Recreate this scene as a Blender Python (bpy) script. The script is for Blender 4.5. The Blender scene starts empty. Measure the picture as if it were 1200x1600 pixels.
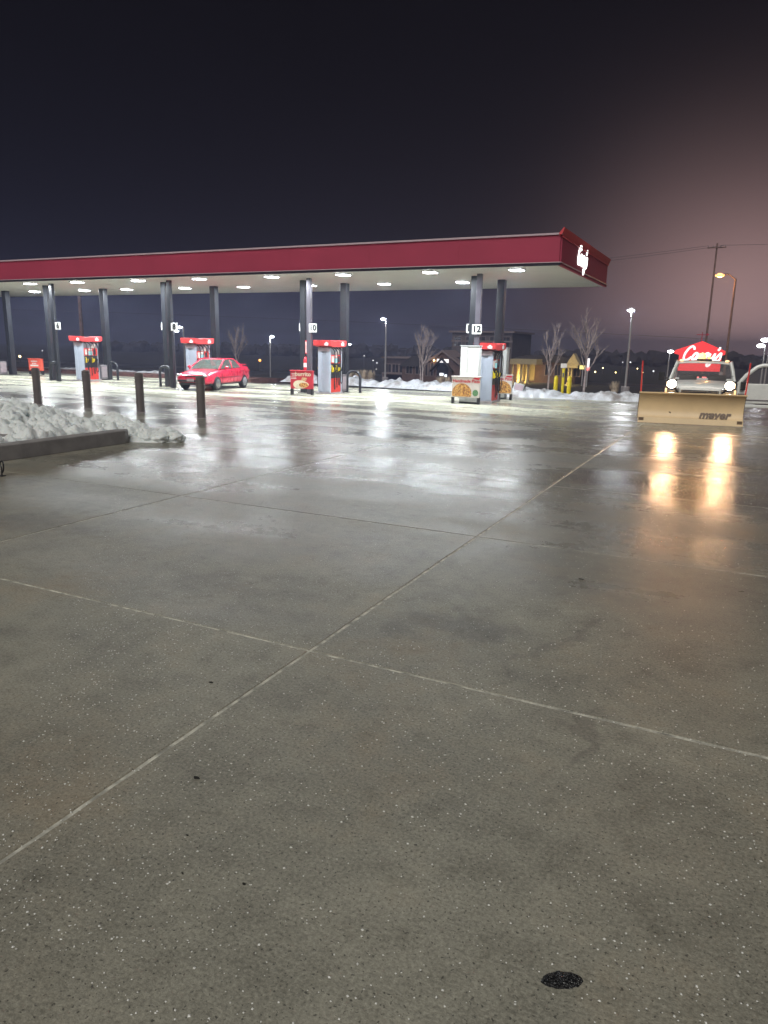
import bpy, bmesh, math, random
from mathutils import Vector, Matrix, noise
random.seed(7)
R = math.radians
scene = bpy.context.scene
COL = scene.collection

# ------------------------------------------------------------------ camera
H = 2.05
F = 1119.0
V1, V2 = (565.0, -248.0), (-2350.0, -306.0)
aY = Vector((V1[0], V1[1], F)).normalized()
aX = -Vector((V2[0], V2[1], F)).normalized()
aX = (aX - aY * aX.dot(aY)).normalized()
aZ = aX.cross(aY)
cam_d = bpy.data.cameras.new('camera')
cam = bpy.data.objects.new('camera', cam_d)
COL.objects.link(cam)
right = Vector((aX.x, aY.x, aZ.x)); down = Vector((aX.y, aY.y, aZ.y)); fwd = Vector((aX.z, aY.z, aZ.z))
m = Matrix((( right.x, -down.x, -fwd.x, 0), (right.y, -down.y, -fwd.y, 0), (right.z, -down.z, -fwd.z, H), (0, 0, 0, 1)))
cam.matrix_world = m
cam_d.sensor_fit = 'VERTICAL'; cam_d.sensor_height = 36.0
cam_d.lens = F / 1600 * 36
cam_d.clip_start = 0.05; cam_d.clip_end = 3000
scene.camera = cam

def ray(px, py):
    d = right * (px - 600) + down * (py - 800) + fwd * F
    return d
def gnd(px, py, z=0.0):
    d = ray(px, py); t = (z - H) / d.z
    return Vector((d.x * t, d.y * t, z))
def aty(px, py, y):
    d = ray(px, py); t = y / d.y
    return Vector((d.x * t, y, H + d.z * t))

# ------------------------------------------------------------------ world, light, exposure
w = bpy.data.worlds.new('World'); scene.world = w; w.use_nodes = True
nt = w.node_tree; nt.nodes.clear()
def wn(t, **k):
    n = nt.nodes.new(t)
    for a, b in k.items(): setattr(n, a, b)
    return n
def wmath(op, a, b=None, clamp=False):
    n = wn('ShaderNodeMath', operation=op); n.use_clamp = clamp
    for i, v in enumerate((a, b)):
        if v is None: continue
        if isinstance(v, (int, float)): n.inputs[i].default_value = v
        else: nt.links.new(v, n.inputs[i])
    return n.outputs[0]
def wmixc(f, a, b):
    n = wn('ShaderNodeMix', data_type='RGBA')
    for i, v in ((0, f), (6, a), (7, b)):
        if isinstance(v, (int, float)): n.inputs[i].default_value = v
        elif isinstance(v, tuple): n.inputs[i].default_value = v + (1,)
        else: nt.links.new(v, n.inputs[i])
    return n.outputs[2]
tc = wn('ShaderNodeTexCoord')
nrm = wn('ShaderNodeVectorMath', operation='NORMALIZE'); nt.links.new(tc.outputs['Generated'], nrm.inputs[0])
sx = wn('ShaderNodeSeparateXYZ'); nt.links.new(nrm.outputs[0], sx.inputs[0])
el = wmath('MAXIMUM', sx.outputs[2], 0.0)
glow_low = wmath('POWER', 2.718, wmath('MULTIPLY', el, -7.0))        # town glow hugging the horizon
gd = (gnd(1150, 620) * 1.0); gd.z = 0; gd.normalize()
dt = wn('ShaderNodeVectorMath', operation='DOT_PRODUCT'); nt.links.new(nrm.outputs[0], dt.inputs[0]); dt.inputs[1].default_value = gd
az = wmath('MAXIMUM', dt.outputs['Value'], 0.0)
pink = wmath('POWER', 2.718, wmath('MULTIPLY', wmath('SUBTRACT', 1.0, dt.outputs['Value']), -72.0))
broad = wmath('POWER', az, 4.0)
nz = wn('ShaderNodeTexNoise'); nz.inputs['Scale'].default_value = 2.2; nz.inputs['Detail'].default_value = 3
nt.links.new(nrm.outputs[0], nz.inputs['Vector'])
var = wmath('ADD', wmath('MULTIPLY', nz.outputs[0], 0.6), 0.7)
lowc = wmixc(broad, (0.018, 0.020, 0.044), (0.040, 0.032, 0.044))
def scale(c, f):
    n = wn('ShaderNodeVectorMath', operation='SCALE'); nt.links.new(c, n.inputs[0])
    if isinstance(f, (int, float)): n.inputs['Scale'].default_value = f
    else: nt.links.new(f, n.inputs['Scale'])
    return n.outputs[0]
def addv(a, b):
    n = wn('ShaderNodeVectorMath', operation='ADD')
    for i, v in enumerate((a, b)):
        if isinstance(v, tuple): n.inputs[i].default_value = v
        else: nt.links.new(v, n.inputs[i])
    return n.outputs[0]
pk = wn('ShaderNodeRGB'); pk.outputs[0].default_value = (0.46, 0.285, 0.265, 1)
skyc = addv((0.0032, 0.0026, 0.0036), addv(scale(lowc, wmath('MULTIPLY', glow_low, var)), scale(pk.outputs[0], wmath('MULTIPLY', pink, var))))
bg = wn('ShaderNodeBackground'); nt.links.new(skyc, bg.inputs[0]); bg.inputs[1].default_value = 1.0
wo = wn('ShaderNodeOutputWorld'); nt.links.new(bg.outputs[0], wo.inputs[0])

sun_d = bpy.data.lights.new('sun', 'SUN'); sun = bpy.data.objects.new('sun', sun_d); COL.objects.link(sun)
sun_d.energy = 2.1; sun_d.angle = R(40); sun_d.color = (1.0, 0.985, 0.92)
sun.rotation_euler = Vector((-0.20, 1.1, -1.0)).to_track_quat('-Z', 'Y').to_euler()

scene.view_settings.view_transform = 'Standard'; scene.view_settings.look = 'None'
scene.view_settings.exposure = 0.0; scene.view_settings.gamma = 1.0; scene.view_settings.use_curve_mapping = False
scene.render.engine = 'CYCLES'
cy = scene.cycles
cy.use_denoising = True
try: cy.denoiser = 'OPENIMAGEDENOISE'
except Exception: pass
cy.max_bounces = 6; cy.diffuse_bounces = 3; cy.glossy_bounces = 4; cy.transmission_bounces = 6; cy.transparent_max_bounces = 12; cy.volume_bounces = 0
cy.sample_clamp_indirect = 4.0; cy.sample_clamp_direct = 0
cy.caustics_reflective = False; cy.caustics_refractive = False

# ------------------------------------------------------------------ materials
MATS = {}
class NT:
    """small node-building helper around one material"""
    def __init__(s, name):
        s.m = bpy.data.materials.new(name); s.m.use_nodes = True
        s.t = s.m.node_tree; s.b = s.t.nodes['Principled BSDF']; MATS[name] = s.m
    def n(s, t, **k):
        x = s.t.nodes.new(t)
        for a, b in k.items(): setattr(x, a, b)
        return x
    def put(s, sock, v):
        if isinstance(v, (int, float)): sock.default_value = v
        elif isinstance(v, (tuple, list, Vector)):
            v = tuple(v); sock.default_value = v if len(v) == len(sock.default_value) else v + (1,)
        else: s.t.links.new(v, sock)
    def math(s, op, a, b=0.0, clamp=False):
        x = s.n('ShaderNodeMath', operation=op); x.use_clamp = clamp
        s.put(x.inputs[0], a); s.put(x.inputs[1], b); return x.outputs[0]
    def mixc(s, f, a, b, blend='MIX'):
        x = s.n('ShaderNodeMix', data_type='RGBA', blend_type=blend)
        s.put(x.inputs[0], f); s.put(x.inputs[6], a); s.put(x.inputs[7], b); return x.outputs[2]
    def mixf(s, f, a, b):
        x = s.n('ShaderNodeMix', data_type='FLOAT')
        s.put(x.inputs[0], f); s.put(x.inputs[2], a); s.put(x.inputs[3], b); return x.outputs[0]
    def noise(s, vec, sc, det=3, rough=.55):
        x = s.n('ShaderNodeTexNoise'); s.put(x.inputs['Scale'], sc); s.put(x.inputs['Detail'], det); s.put(x.inputs['Roughness'], rough)
        if vec is not None: s.put(x.inputs['Vector'], vec)
        return x.outputs[0]
    def rng(s, v, a, b, c=0.0, d=1.0, smooth=True):
        x = s.n('ShaderNodeMapRange'); x.interpolation_type = 'SMOOTHSTEP' if smooth else 'LINEAR'
        s.put(x.inputs[0], v)
        for i, q in enumerate((a, b, c, d)): s.put(x.inputs[1 + i], q)
        return x.outputs[0]
    def vmul(s, v, k):
        x = s.n('ShaderNodeVectorMath', operation='MULTIPLY'); s.put(x.inputs[0], v); s.put(x.inputs[1], k); return x.outputs[0]
    def bump(s, h, strength, dist=.01, prev=None):
        x = s.n('ShaderNodeBump'); s.put(x.inputs['Strength'], strength); s.put(x.inputs['Distance'], dist); s.put(x.inputs['Height'], h)
        if prev is not None: s.put(x.inputs['Normal'], prev)
        return x.outputs[0]
    def set(s, **k):
        for a, b in k.items(): s.put(s.b.inputs[a.replace('_', ' ')], b)
        return s.m

def mat(name, c, rough=.5, metal=0.0, var=.12, sc=6.0, bump=0.0, bsc=40.0, coat=0.0, dirt=None):
    t = NT(name); co = t.n('ShaderNodeTexCoord').outputs['Object']
    n = t.noise(co, sc, 4)
    a = tuple(x * (1 - var) for x in c); b = tuple(min(1, x * (1 + var)) for x in c)
    colr = t.mixc(t.rng(n, .3, .7), a, b)
    if dirt is not None:
        d = t.noise(co, sc * .4, 6, .7); colr = t.mixc(t.rng(d, .5, .75, 0, .6), colr, dirt)
    t.set(Base_Color=colr, Metallic=metal, Roughness=t.mixf(n, max(.02, rough - .07), rough + .07))
    if coat: t.set(Coat_Weight=coat)
    if bump: t.set(Normal=t.bump(t.noise(co, bsc, 4), bump))
    return t.m
def emit(name, c, s, base=(.8, .8, .8)):
    t = NT(name); t.set(Base_Color=base, Emission_Color=c, Emission_Strength=s, Roughness=.4); return t.m
def glass(name, c=(.9, .95, .95), alpha=.25, rough=.04):
    t = NT(name); t.set(Base_Color=c, Roughness=rough, Alpha=alpha); return t.m

def concrete(name, dry, wetc):
    t = NT(name)
    p = t.n('ShaderNodeNewGeometry').outputs['Position']
    sp = t.n('ShaderNodeSeparateXYZ'); t.put(sp.inputs[0], p)
    X, Y = sp.outputs[0], sp.outputs[1]
    big = t.noise(p, .33, 5, .6)
    mid = t.noise(p, 1.7, 5, .65)
    grit = t.noise(p, 62, 4, .75)
    fine = t.noise(p, 150, 2, .6)
    brush = t.noise(t.vmul(p, (18, 140, 1)), 1.0, 3, .6)         # broom finish running along x
    streak = t.noise(t.vmul(p, (.10, .62, 1)), 1.0, 5, .62)      # films of water lying in long bands
    pool = t.noise(t.vmul(p, (.20, .36, 1)), 1.6, 2, .45)
    far = t.rng(Y, 3.2, 10.5)
    rightw = t.math('MULTIPLY', t.rng(X, -3.5, 0.5), t.rng(Y, 2.2, 8.0))
    wet = t.math('ADD', t.math('MULTIPLY', far, .62), t.math('MULTIPLY', rightw, .12))
    wet = t.math('ADD', wet, t.math('MULTIPLY', t.math('SUBTRACT', pool, .5), 1.5), clamp=True)
    # damp stains with their own outlines
    wn3 = t.n('ShaderNodeTexNoise'); t.put(wn3.inputs['Vector'], p); t.put(wn3.inputs['Scale'], 1.3); t.put(wn3.inputs['Detail'], 5.0); t.put(wn3.inputs['Roughness'], .65)
    wv = t.n('ShaderNodeVectorMath', operation='MULTIPLY_ADD'); t.put(wv.inputs[0], wn3.outputs['Color']); wv.inputs[1].default_value = (1.5, 1.5, 0); t.put(wv.inputs[2], p)
    wo_ = t.n('ShaderNodeVectorMath', operation='SUBTRACT'); t.put(wo_.inputs[0], wv.outputs[0]); wo_.inputs[1].default_value = (.75, .75, 0); warp = wo_.outputs[0]
    def stain(cx, cy_, rx, ry, ang, soft=.6):
        mp = t.n('ShaderNodeMapping', vector_type='TEXTURE')
        t.put(mp.inputs['Vector'], warp); mp.inputs['Location'].default_value = (cx, cy_, 0); mp.inputs['Rotation'].default_value = (0, 0, R(ang)); mp.inputs['Scale'].default_value = (rx, ry, 1)
        ln = t.n('ShaderNodeVectorMath', operation='LENGTH'); t.put(ln.inputs[0], mp.outputs[0])
        d = t.math('ADD', ln.outputs['Value'], t.math('MULTIPLY', t.math('SUBTRACT', mid, .5), 1.0))
        return t.rng(d, 1.25, .35, 0, .6)
    s = stain(-1.75, 4.75, .62, .26, 38)
    for a in ((-.95, 4.9, .85, .10, 72), (-.55, 3.6, .5, .07, 68), (-6.9, 5.3, 1.1, .5, 20), (-3.9, 4.6, .6, .35, 30), (-9.6, 7.0, .9, .55, 15), (-1.1, 6.6, .7, .3, 60)):
        s = t.math('MAXIMUM', s, t.math('MULTIPLY', stain(*a), .75))
    damp = t.math('MAXIMUM', t.math('MULTIPLY', wet, .8), s, clamp=True)
    colr = t.mixc(damp, dry, wetc)
    # lighter concrete colour under the canopy, with long films of standing water
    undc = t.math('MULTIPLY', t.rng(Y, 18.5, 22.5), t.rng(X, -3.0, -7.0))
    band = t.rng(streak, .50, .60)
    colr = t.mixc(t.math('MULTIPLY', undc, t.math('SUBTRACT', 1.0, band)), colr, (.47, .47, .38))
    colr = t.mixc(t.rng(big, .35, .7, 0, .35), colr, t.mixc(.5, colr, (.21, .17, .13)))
    k = t.math('ADD', t.math('MULTIPLY', t.math('SUBTRACT', grit, .5), 1.9), t.math('ADD', t.math('MULTIPLY', t.math('SUBTRACT', mid, .5), 1.25), t.math('MULTIPLY', t.math('SUBTRACT', brush, .5), .35)))
    colr = t.mixc(1.0, colr, t.math('ADD', 1.0, k), 'MULTIPLY')
    blot = t.noise(p, .85, 6, .7); blot2 = t.noise(t.vmul(p, (1, 1, 1)), 6.5, 5, .7)
    colr = t.mixc(t.rng(blot, .48, .70, 0, .55), colr, t.mixc(1.0, colr, (.80, .66, .55), 'MULTIPLY'))
    colr = t.mixc(t.rng(blot2, .50, .72, 0, .5), colr, t.mixc(1.0, colr, (.62, .62, .60), 'MULTIPLY'))
    colr = t.mixc(t.rng(blot2, .46, .28, 0, .35), colr, t.mixc(1.0, colr, (1.35, 1.36, 1.36), 'MULTIPLY'))
    speck = t.rng(t.noise(p, 70, 2, .5), .62, .70, 0, .75)
    colr = t.mixc(speck, colr, (.045, .042, .038))
    speck2 = t.rng(t.noise(t.vmul(p, (1, 1, 1)), 95, 2, .5), .68, .74, 0, .4)
    colr = t.mixc(speck2, colr, (.55, .53, .48))
    oi = t.n('ShaderNodeObjectInfo').outputs['Random']
    colr = t.mixc(1.0, colr, t.math('ADD', .93, t.math('MULTIPLY', oi, .14)), 'MULTIPLY')
    # gloss: damp grain up close, a water film farther off
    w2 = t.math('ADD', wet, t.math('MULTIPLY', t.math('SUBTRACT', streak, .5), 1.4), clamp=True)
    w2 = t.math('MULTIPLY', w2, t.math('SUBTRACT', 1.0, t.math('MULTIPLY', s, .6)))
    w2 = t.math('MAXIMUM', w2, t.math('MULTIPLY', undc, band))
    rgh = t.mixf(w2, .45, .14)
    rgh = t.math('ADD', rgh, t.math('ADD', t.math('MULTIPLY', t.math('SUBTRACT', mid, .5), .22), t.math('MULTIPLY', t.math('SUBTRACT', blot2, .5), .20)))
    rgh = t.math('MAXIMUM', rgh, .07)
    n1 = t.bump(t.math('ADD', t.math('MULTIPLY', grit, .7), t.math('ADD', t.math('MULTIPLY', fine, .25), t.math('MULTIPLY', brush, .15))), t.mixf(w2, .9, .42), .005)
    n2 = t.bump(t.noise(t.vmul(p, (.7, 1.5, 1)), 2.2, 3, .5), t.mixf(w2, .12, .10), .03, n1)
    n3 = t.bump(t.noise(t.vmul(p, (6.0, 15.0, 1)), 1.0, 4, .65), t.mixf(w2, .10, .34), .012, n2)
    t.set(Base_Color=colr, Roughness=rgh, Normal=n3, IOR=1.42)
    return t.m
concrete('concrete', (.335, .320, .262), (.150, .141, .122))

mat('joint', (.56, .54, .47), .8, var=.5, sc=9)
mat('terrain', (.030, .028, .028), .9, var=.4, sc=.3, bump=.4, bsc=3)
mat('asphalt', (.035, .036, .040), .45, var=.3, sc=1.5, bump=.3, bsc=30)
mat('mulch', (.115, .050, .040), .9, var=.5, sc=3, bump=.6, bsc=25)
mat('kerb', (.27, .25, .245), .7, var=.18, sc=3, bump=.25, bsc=30)
mat('bollard', (.15, .128, .126), .42, var=.12, sc=3)
mat('column', (.026, .028, .034), .38, .2, var=.1, sc=2)
mat('pipe', (.11, .10, .12), .35, .3, var=.1, sc=2)
mat('fascia', (.37, .036, .078), .65, var=.07, sc=.5)
mat('fascia_cap', (.62, .06, .075), .6, var=.05)
mat('trim_pale', (.55, .42, .47), .4, var=.05)
mat('trim_dark', (.035, .030, .045), .4, var=.1)
mat('soffit', (.70, .71, .68), .5, var=.04, sc=1)
mat('white', (.78, .79, .78), .45, var=.04)
mat('housing', (.55, .56, .57), .4, var=.05)
mat('black', (.012, .012, .014), .45, var=.2)
mat('rubber', (.014, .014, .015), .7, var=.3, sc=15)
mat('pump_grey', (.40, .44, .52), .32, .15, var=.05, sc=2)
mat('pump_cap', (.68, .06, .06), .35, var=.06)
mat('pump_red', (.70, .05, .035), .4, var=.08)
mat('pump_dark', (.045, .045, .055), .35, var=.1)
mat('pump_mid', (.30, .31, .34), .35, var=.1)
mat('steel', (.55, .56, .58), .25, .9, var=.08)
mat('chrome', (.75, .75, .76), .12, 1.0, var=.05)
mat('yellow', (.72, .55, .02), .4, var=.1)
mat('bin_grey', (.155, .135, .145), .5, var=.1)
mat('bin_trim', (.30, .25, .27), .45, var=.1)
mat('banner_red', (.46, .025, .040), .45, var=.06)
mat('banner_orange', (.68, .10, .06), .45, var=.06)
mat('cream', (.70, .62, .46), .5, var=.08)
mat('tan', (.55, .36, .19), .55, var=.25, sc=30)
mat('print_pale', (.72, .66, .62), .45, var=.07)
mat('print_red', (.55, .03, .04), .45, var=.05)
mat('print_green', (.10, .22, .10), .5, var=.4, sc=25)
mat('ext_red', (.62, .02, .03), .3, var=.05, coat=.5)
mat('car_red', (.66, .028, .07), .28, .0, var=.03, coat=1.0)
mat('car_trim', (.20, .008, .02), .4, var=.05)
mat('car_black', (.015, .013, .015), .4, var=.1)
mat('interior', (.06, .055, .05), .8, var=.2)
mat('seat', (.30, .29, .25), .8, var=.15)
mat('truck_white', (.78, .78, .75), .3, var=.04, coat=.6, dirt=(.56, .53, .49))
mat('plow_yellow', (.78, .57, .32), .42, var=.08, sc=1.2, dirt=(.68, .50, .29))
mat('plow_edge', (.12, .08, .06), .6, .3, var=.3)
mat('plow_print', (.15, .095, .055), .5, var=.15)
mat('rod_red', (.75, .06, .05), .4, var=.05)
mat('wood_pole', (.20, .12, .10), .85, var=.3, sc=2, bump=.3)
mat('lamp_pole', (.42, .40, .40), .4, .3, var=.06)
mat('lamp_base', (.32, .29, .30), .85, var=.15)
mat('bark', (.50, .42, .42), .9, var=.3, sc=5)
mat('dry_grass', (.58, .47, .36), .9, var=.35, sc=5)
mat('brick', (.115, .066, .054), .85, var=.25, sc=1.5)
mat('brick_dark', (.060, .040, .042), .85, var=.25, sc=1.5)
mat('stucco', (.10, .080, .080), .85, var=.15, sc=1)
mat('roof', (.038, .032, .034), .85, var=.2, sc=1)
mat('roof_trim', (.20, .15, .145), .7, var=.1)
mat('wall_warm', (.42, .34, .20), .8, var=.1)
mat('window_dark', (.02, .02, .026), .12, var=.1)
mat('far_wood', (.035, .030, .034), .95, var=.3, sc=.2)
mat('wire', (.10, .09, .095), .6, var=.1)
mat('salt', (.80, .79, .75), .55, var=.1, sc=200)
mat('debris', (.020, .018, .015), .8, var=.3)
glass('car_glass', (.09, .12, .11), .72)
glass('truck_glass', (.30, .27, .28), .22)
emit('lens_led', (.93, .97, 1.0), 26)
emit('lens_cool', (.88, .93, 1.0), 24)
emit('lens_sodium', (1.0, .36, .04), 3.2)
emit('lens_head', (1.0, .84, .60), 22)
emit('lens_amber', (1.0, .40, .03), 2.2)
emit('lens_amber_small', (1.0, .50, .15), 1.8)
emit('letters', (.90, 1.0, .96), 4)
emit('letters_far', (1.0, .96, .94), 1.3)
emit('sign_red', (1.0, .05, .06), 1.0, (.6, .03, .03))
emit('digits_red', (1.0, .05, .04), 2.2)
emit('digits_green', (.05, 1.0, .15), 2.5)
emit('screen_blue', (.35, .75, .80), .7, (.1, .2, .2))
emit('sign_yellow', (1.0, .82, .05), 1.1)
emit('sign_white', (1.0, .95, .95), 1.3)
emit('lens_warm', (1.0, .75, .30), 8)
emit('window_lit', (.9, .95, 1.0), 1.6)

def snow_mat():
    t = NT('snow'); p = t.n('ShaderNodeNewGeometry').outputs['Position']
    a = t.noise(p, 3, 5); b = t.noise(p, 22, 5, .7)
    c = t.mixc(t.rng(a, .35, .65), (.84, .88, .87), (.90, .92, .91))
    d = t.noise(p, 1.1, 6, .7); c = t.mixc(t.rng(d, .62, .85, 0, .35), c, (.42, .38, .34))
    t.set(Base_Color=c, Roughness=.55, Normal=t.bump(b, .8, .04), Subsurface_Weight=.35, Subsurface_Radius=(.05, .06, .07))
    t2 = NT('snow_dirty'); p = t2.n('ShaderNodeNewGeometry').outputs['Position']
    a = t2.noise(p, 1.4, 6, .7); b = t2.noise(p, 14, 5, .7)
    c = t2.mixc(t2.rng(a, .42, .66), (.62, .63, .67), (.26, .23, .22))
    t2.set(Base_Color=c, Roughness=.6, Normal=t2.bump(b, .6, .05))
snow_mat()
def patch_mat():
    t = NT('patch'); p = t.n('ShaderNodeNewGeometry').outputs['Position']
    v = t.n('ShaderNodeTexVoronoi'); t.put(v.inputs['Vector'], p); t.put(v.inputs['Scale'], 130.0)
    c = t.mixc(t.rng(v.outputs['Distance'], .1, .6), (.045, .042, .044), (.010, .010, .011))
    t.set(Base_Color=c, Roughness=.35, Normal=t.bump(v.outputs['Distance'], 1.0, .006))
patch_mat()
def pizza_mat():
    t = NT('pizza'); co = t.n('ShaderNodeTexCoord').outputs['Object']
    v = t.n('ShaderNodeTexVoronoi'); t.put(v.inputs['Vector'], co); t.put(v.inputs['Scale'], 13.0)
    n = t.noise(co, 18, 4)
    c = t.mixc(t.rng(n, .4, .62), (.72, .42, .12), (.42, .16, .04))
    c = t.mixc(t.rng(v.outputs['Distance'], .34, .26), c, (.16, .035, .02))
    c = t.mixc(t.rng(t.noise(co, 30, 2), .6, .66), c, (.05, .035, .02))
    t.set(Base_Color=c, Roughness=.5)
pizza_mat()

# ------------------------------------------------------------------ mesh helpers
class MB:
    def __init__(s): s.v = []; s.f = []
    def add(s, vs, fs):
        o = len(s.v); s.v += [Vector(q) for q in vs]; s.f += [[i + o for i in f] for f in fs]; return s
    def box(s, c, d, rz=0.0, taper=1.0):
        hx, hy, hz = d[0] / 2, d[1] / 2, d[2] / 2; q = []
        ca, sa = math.cos(rz), math.sin(rz)
        for z, k in ((-hz, 1.0), (hz, taper)):
            for x, y in ((-hx, -hy), (hx, -hy), (hx, hy), (-hx, hy)):
                x *= k; y *= k
                q.append((c[0] + x * ca - y * sa, c[1] + x * sa + y * ca, c[2] + z))
        return s.add(q, [[3, 2, 1, 0], [4, 5, 6, 7], [0, 1, 5, 4], [1, 2, 6, 5], [2, 3, 7, 6], [3, 0, 4, 7]])
    def prism(s, poly, axis, a, b):
        """poly of (u,v) swept from a to b along axis; axis 0: (y,z) 1: (x,z) 2: (x,y)"""
        def P(u, v, t): return ((t, u, v), (u, t, v), (u, v, t))[axis]
        n = len(poly); q = [P(u, v, a) for u, v in poly] + [P(u, v, b) for u, v in poly]
        return s.add(q, [list(range(n))[::-1], list(range(n, 2 * n))] + [[i, (i + 1) % n, n + (i + 1) % n, n + i] for i in range(n)])
    def tube(s, pts, rad, n=8, cap=True):
        pts = [Vector(p) for p in pts]; o = len(s.v); k = len(pts)
        rad = [rad] * k if isinstance(rad, (int, float)) else rad
        prev = None
        for i, p in enumerate(pts):
            t = (pts[min(i + 1, k - 1)] - pts[max(i - 1, 0)]).normalized()
            if prev is None: u = t.orthogonal().normalized()
            else:
                u = prev - t * prev.dot(t); u = u.normalized() if u.length > 1e-5 else t.orthogonal().normalized()
            prev = u; v = t.cross(u)
            for j in range(n):
                a = 2 * math.pi * j / n
                s.v.append(p + (u * math.cos(a) + v * math.sin(a)) * rad[i])
        for i in range(k - 1):
            for j in range(n):
                s.f.append([o + i * n + j, o + i * n + (j + 1) % n, o + (i + 1) * n + (j + 1) % n, o + (i + 1) * n + j])
        if cap:
            s.f.append([o + j for j in range(n)][::-1]); s.f.append([o + (k - 1) * n + j for j in range(n)])
        return s
    def lathe(s, prof, c=(0, 0, 0), n=16, axis=2):
        o = len(s.v); k = len(prof)
        for r, z in prof:
            for j in range(n):
                a = 2 * math.pi * j / n; x, y = r * math.cos(a), r * math.sin(a)
                q = ((z, x, y), (y, z, x), (x, y, z))[axis]
                s.v.append(Vector(c) + Vector(q))
        for i in range(k - 1):
            for j in range(n):
                s.f.append([o + i * n + j, o + i * n + (j + 1) % n, o + (i + 1) * n + (j + 1) % n, o + (i + 1) * n + j])
        s.f.append([o + j for j in range(n)][::-1]); s.f.append([o + (k - 1) * n + j for j in range(n)])
        return s
    def ball(s, c, r, n=10, m=6, sq=(1, 1, 1)):
        prof = [(max(1e-4, r * math.sin(math.pi * i / m)), -r * math.cos(math.pi * i / m)) for i in range(m + 1)]
        o = len(s.v); s.lathe(prof, (0, 0, 0), n)
        for i in range(o, len(s.v)):
            q = s.v[i]; s.v[i] = Vector((q.x * sq[0] + c[0], q.y * sq[1] + c[1], q.z * sq[2] + c[2]))
        return s
    def xf(s, mtx):
        s.v = [mtx @ q for q in s.v]; return s
    def mesh(s, name, smooth=False):
        me = bpy.data.meshes.new(name); me.from_pydata([tuple(q) for q in s.v], [], s.f); me.validate()
        bm = bmesh.new(); bm.from_mesh(me); bmesh.ops.recalc_face_normals(bm, faces=bm.faces); bm.to_mesh(me); bm.free()
        if smooth:
            me.polygons.foreach_set('use_smooth', [True] * len(me.polygons))
            try: me.set_sharp_from_angle(angle=R(40))
            except Exception: pass
        return me
    def build(s, name, material, parent=None, smooth=False, bevel=0.0, loc=None, rz=0.0):
        me = s.mesh(name, smooth)
        me.materials.append(MATS[material])
        o = bpy.data.objects.new(name, me); COL.objects.link(o)
        if parent is not None: o.parent = parent
        if loc is not None: o.location = loc
        if rz: o.rotation_euler.z = rz
        if bevel:
            b = o.modifiers.new('bevel', 'BEVEL'); b.width = bevel; b.segments = 2; b.limit_method = 'ANGLE'; b.angle_limit = R(35)
            wn_ = o.modifiers.new('wn', 'WEIGHTED_NORMAL'); wn_.keep_sharp = True
            me.polygons.foreach_set('use_smooth', [True] * len(me.polygons))
        return o

def tag(o, label, cat, group=None, kind=None):
    if label: o['label'] = label
    if cat: o['category'] = cat
    if group: o['group'] = group
    if kind: o['kind'] = kind
    return o
def struct(o): o['kind'] = 'structure'; return o
def thing(name, label, cat, loc=(0, 0, 0), rz=0.0, group=None):
    o = bpy.data.objects.new(name, None); COL.objects.link(o); o.empty_display_size = .2
    o.location = loc; o.rotation_euler.z = rz
    return tag(o, label, cat, group)
def copy_tree(o, parent=None):
    c = o.copy(); COL.objects.link(c)
    if parent is not None: c.parent = parent
    for ch in list(o.children): copy_tree(ch, c)
    return c
def light(kind, name, parent, loc, energy, color, aim=None, size=.3, spot=None, blend=.5):
    d = bpy.data.lights.new(name, kind); d.energy = energy; d.color = color
    if kind == 'AREA': d.shape = 'SQUARE'; d.size = size
    else: d.shadow_soft_size = size
    if kind == 'SPOT': d.spot_size = R(spot); d.spot_blend = blend
    o = bpy.data.objects.new(name, d); COL.objects.link(o); o.parent = parent; o.location = loc
    if aim is not None: o.rotation_euler = Vector(aim).to_track_quat('-Z', 'Y').to_euler()
    return o
def text(name, body, size, material, parent, loc, rot=(R(90), 0, 0), depth=.003, shear=0.0, bold=0.0, align='CENTER'):
    cu = bpy.data.curves.new('t', 'FONT'); cu.body = body; cu.size = size; cu.extrude = depth; cu.shear = shear; cu.offset = bold
    cu.align_x = align; cu.align_y = 'CENTER'; cu.resolution_u = 3
    tmp = bpy.data.objects.new('t', cu); COL.objects.link(tmp)
    dg = bpy.context.evaluated_depsgraph_get()
    me = bpy.data.meshes.new_from_object(tmp.evaluated_get(dg)); bpy.data.objects.remove(tmp)
    me.materials.clear(); me.materials.append(MATS[material]); me.name = name
    o = bpy.data.objects.new(name, me); COL.objects.link(o); o.parent = parent; o.location = loc; o.rotation_euler = rot
    return o
def spline(pts, n=5):
    pts = [Vector(p) for p in pts]; out = []
    for i in range(len(pts) - 1):
        p0, p1, p2, p3 = pts[max(i - 1, 0)], pts[i], pts[i + 1], pts[min(i + 2, len(pts) - 1)]
        for k in range(n):
            t = k / n
            out.append(.5 * ((2 * p1) + (p2 - p0) * t + (2 * p0 - 5 * p1 + 4 * p2 - p3) * t * t + (3 * p1 - p0 - 3 * p2 + p3) * t ** 3))
    return out + [pts[-1]]
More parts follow.
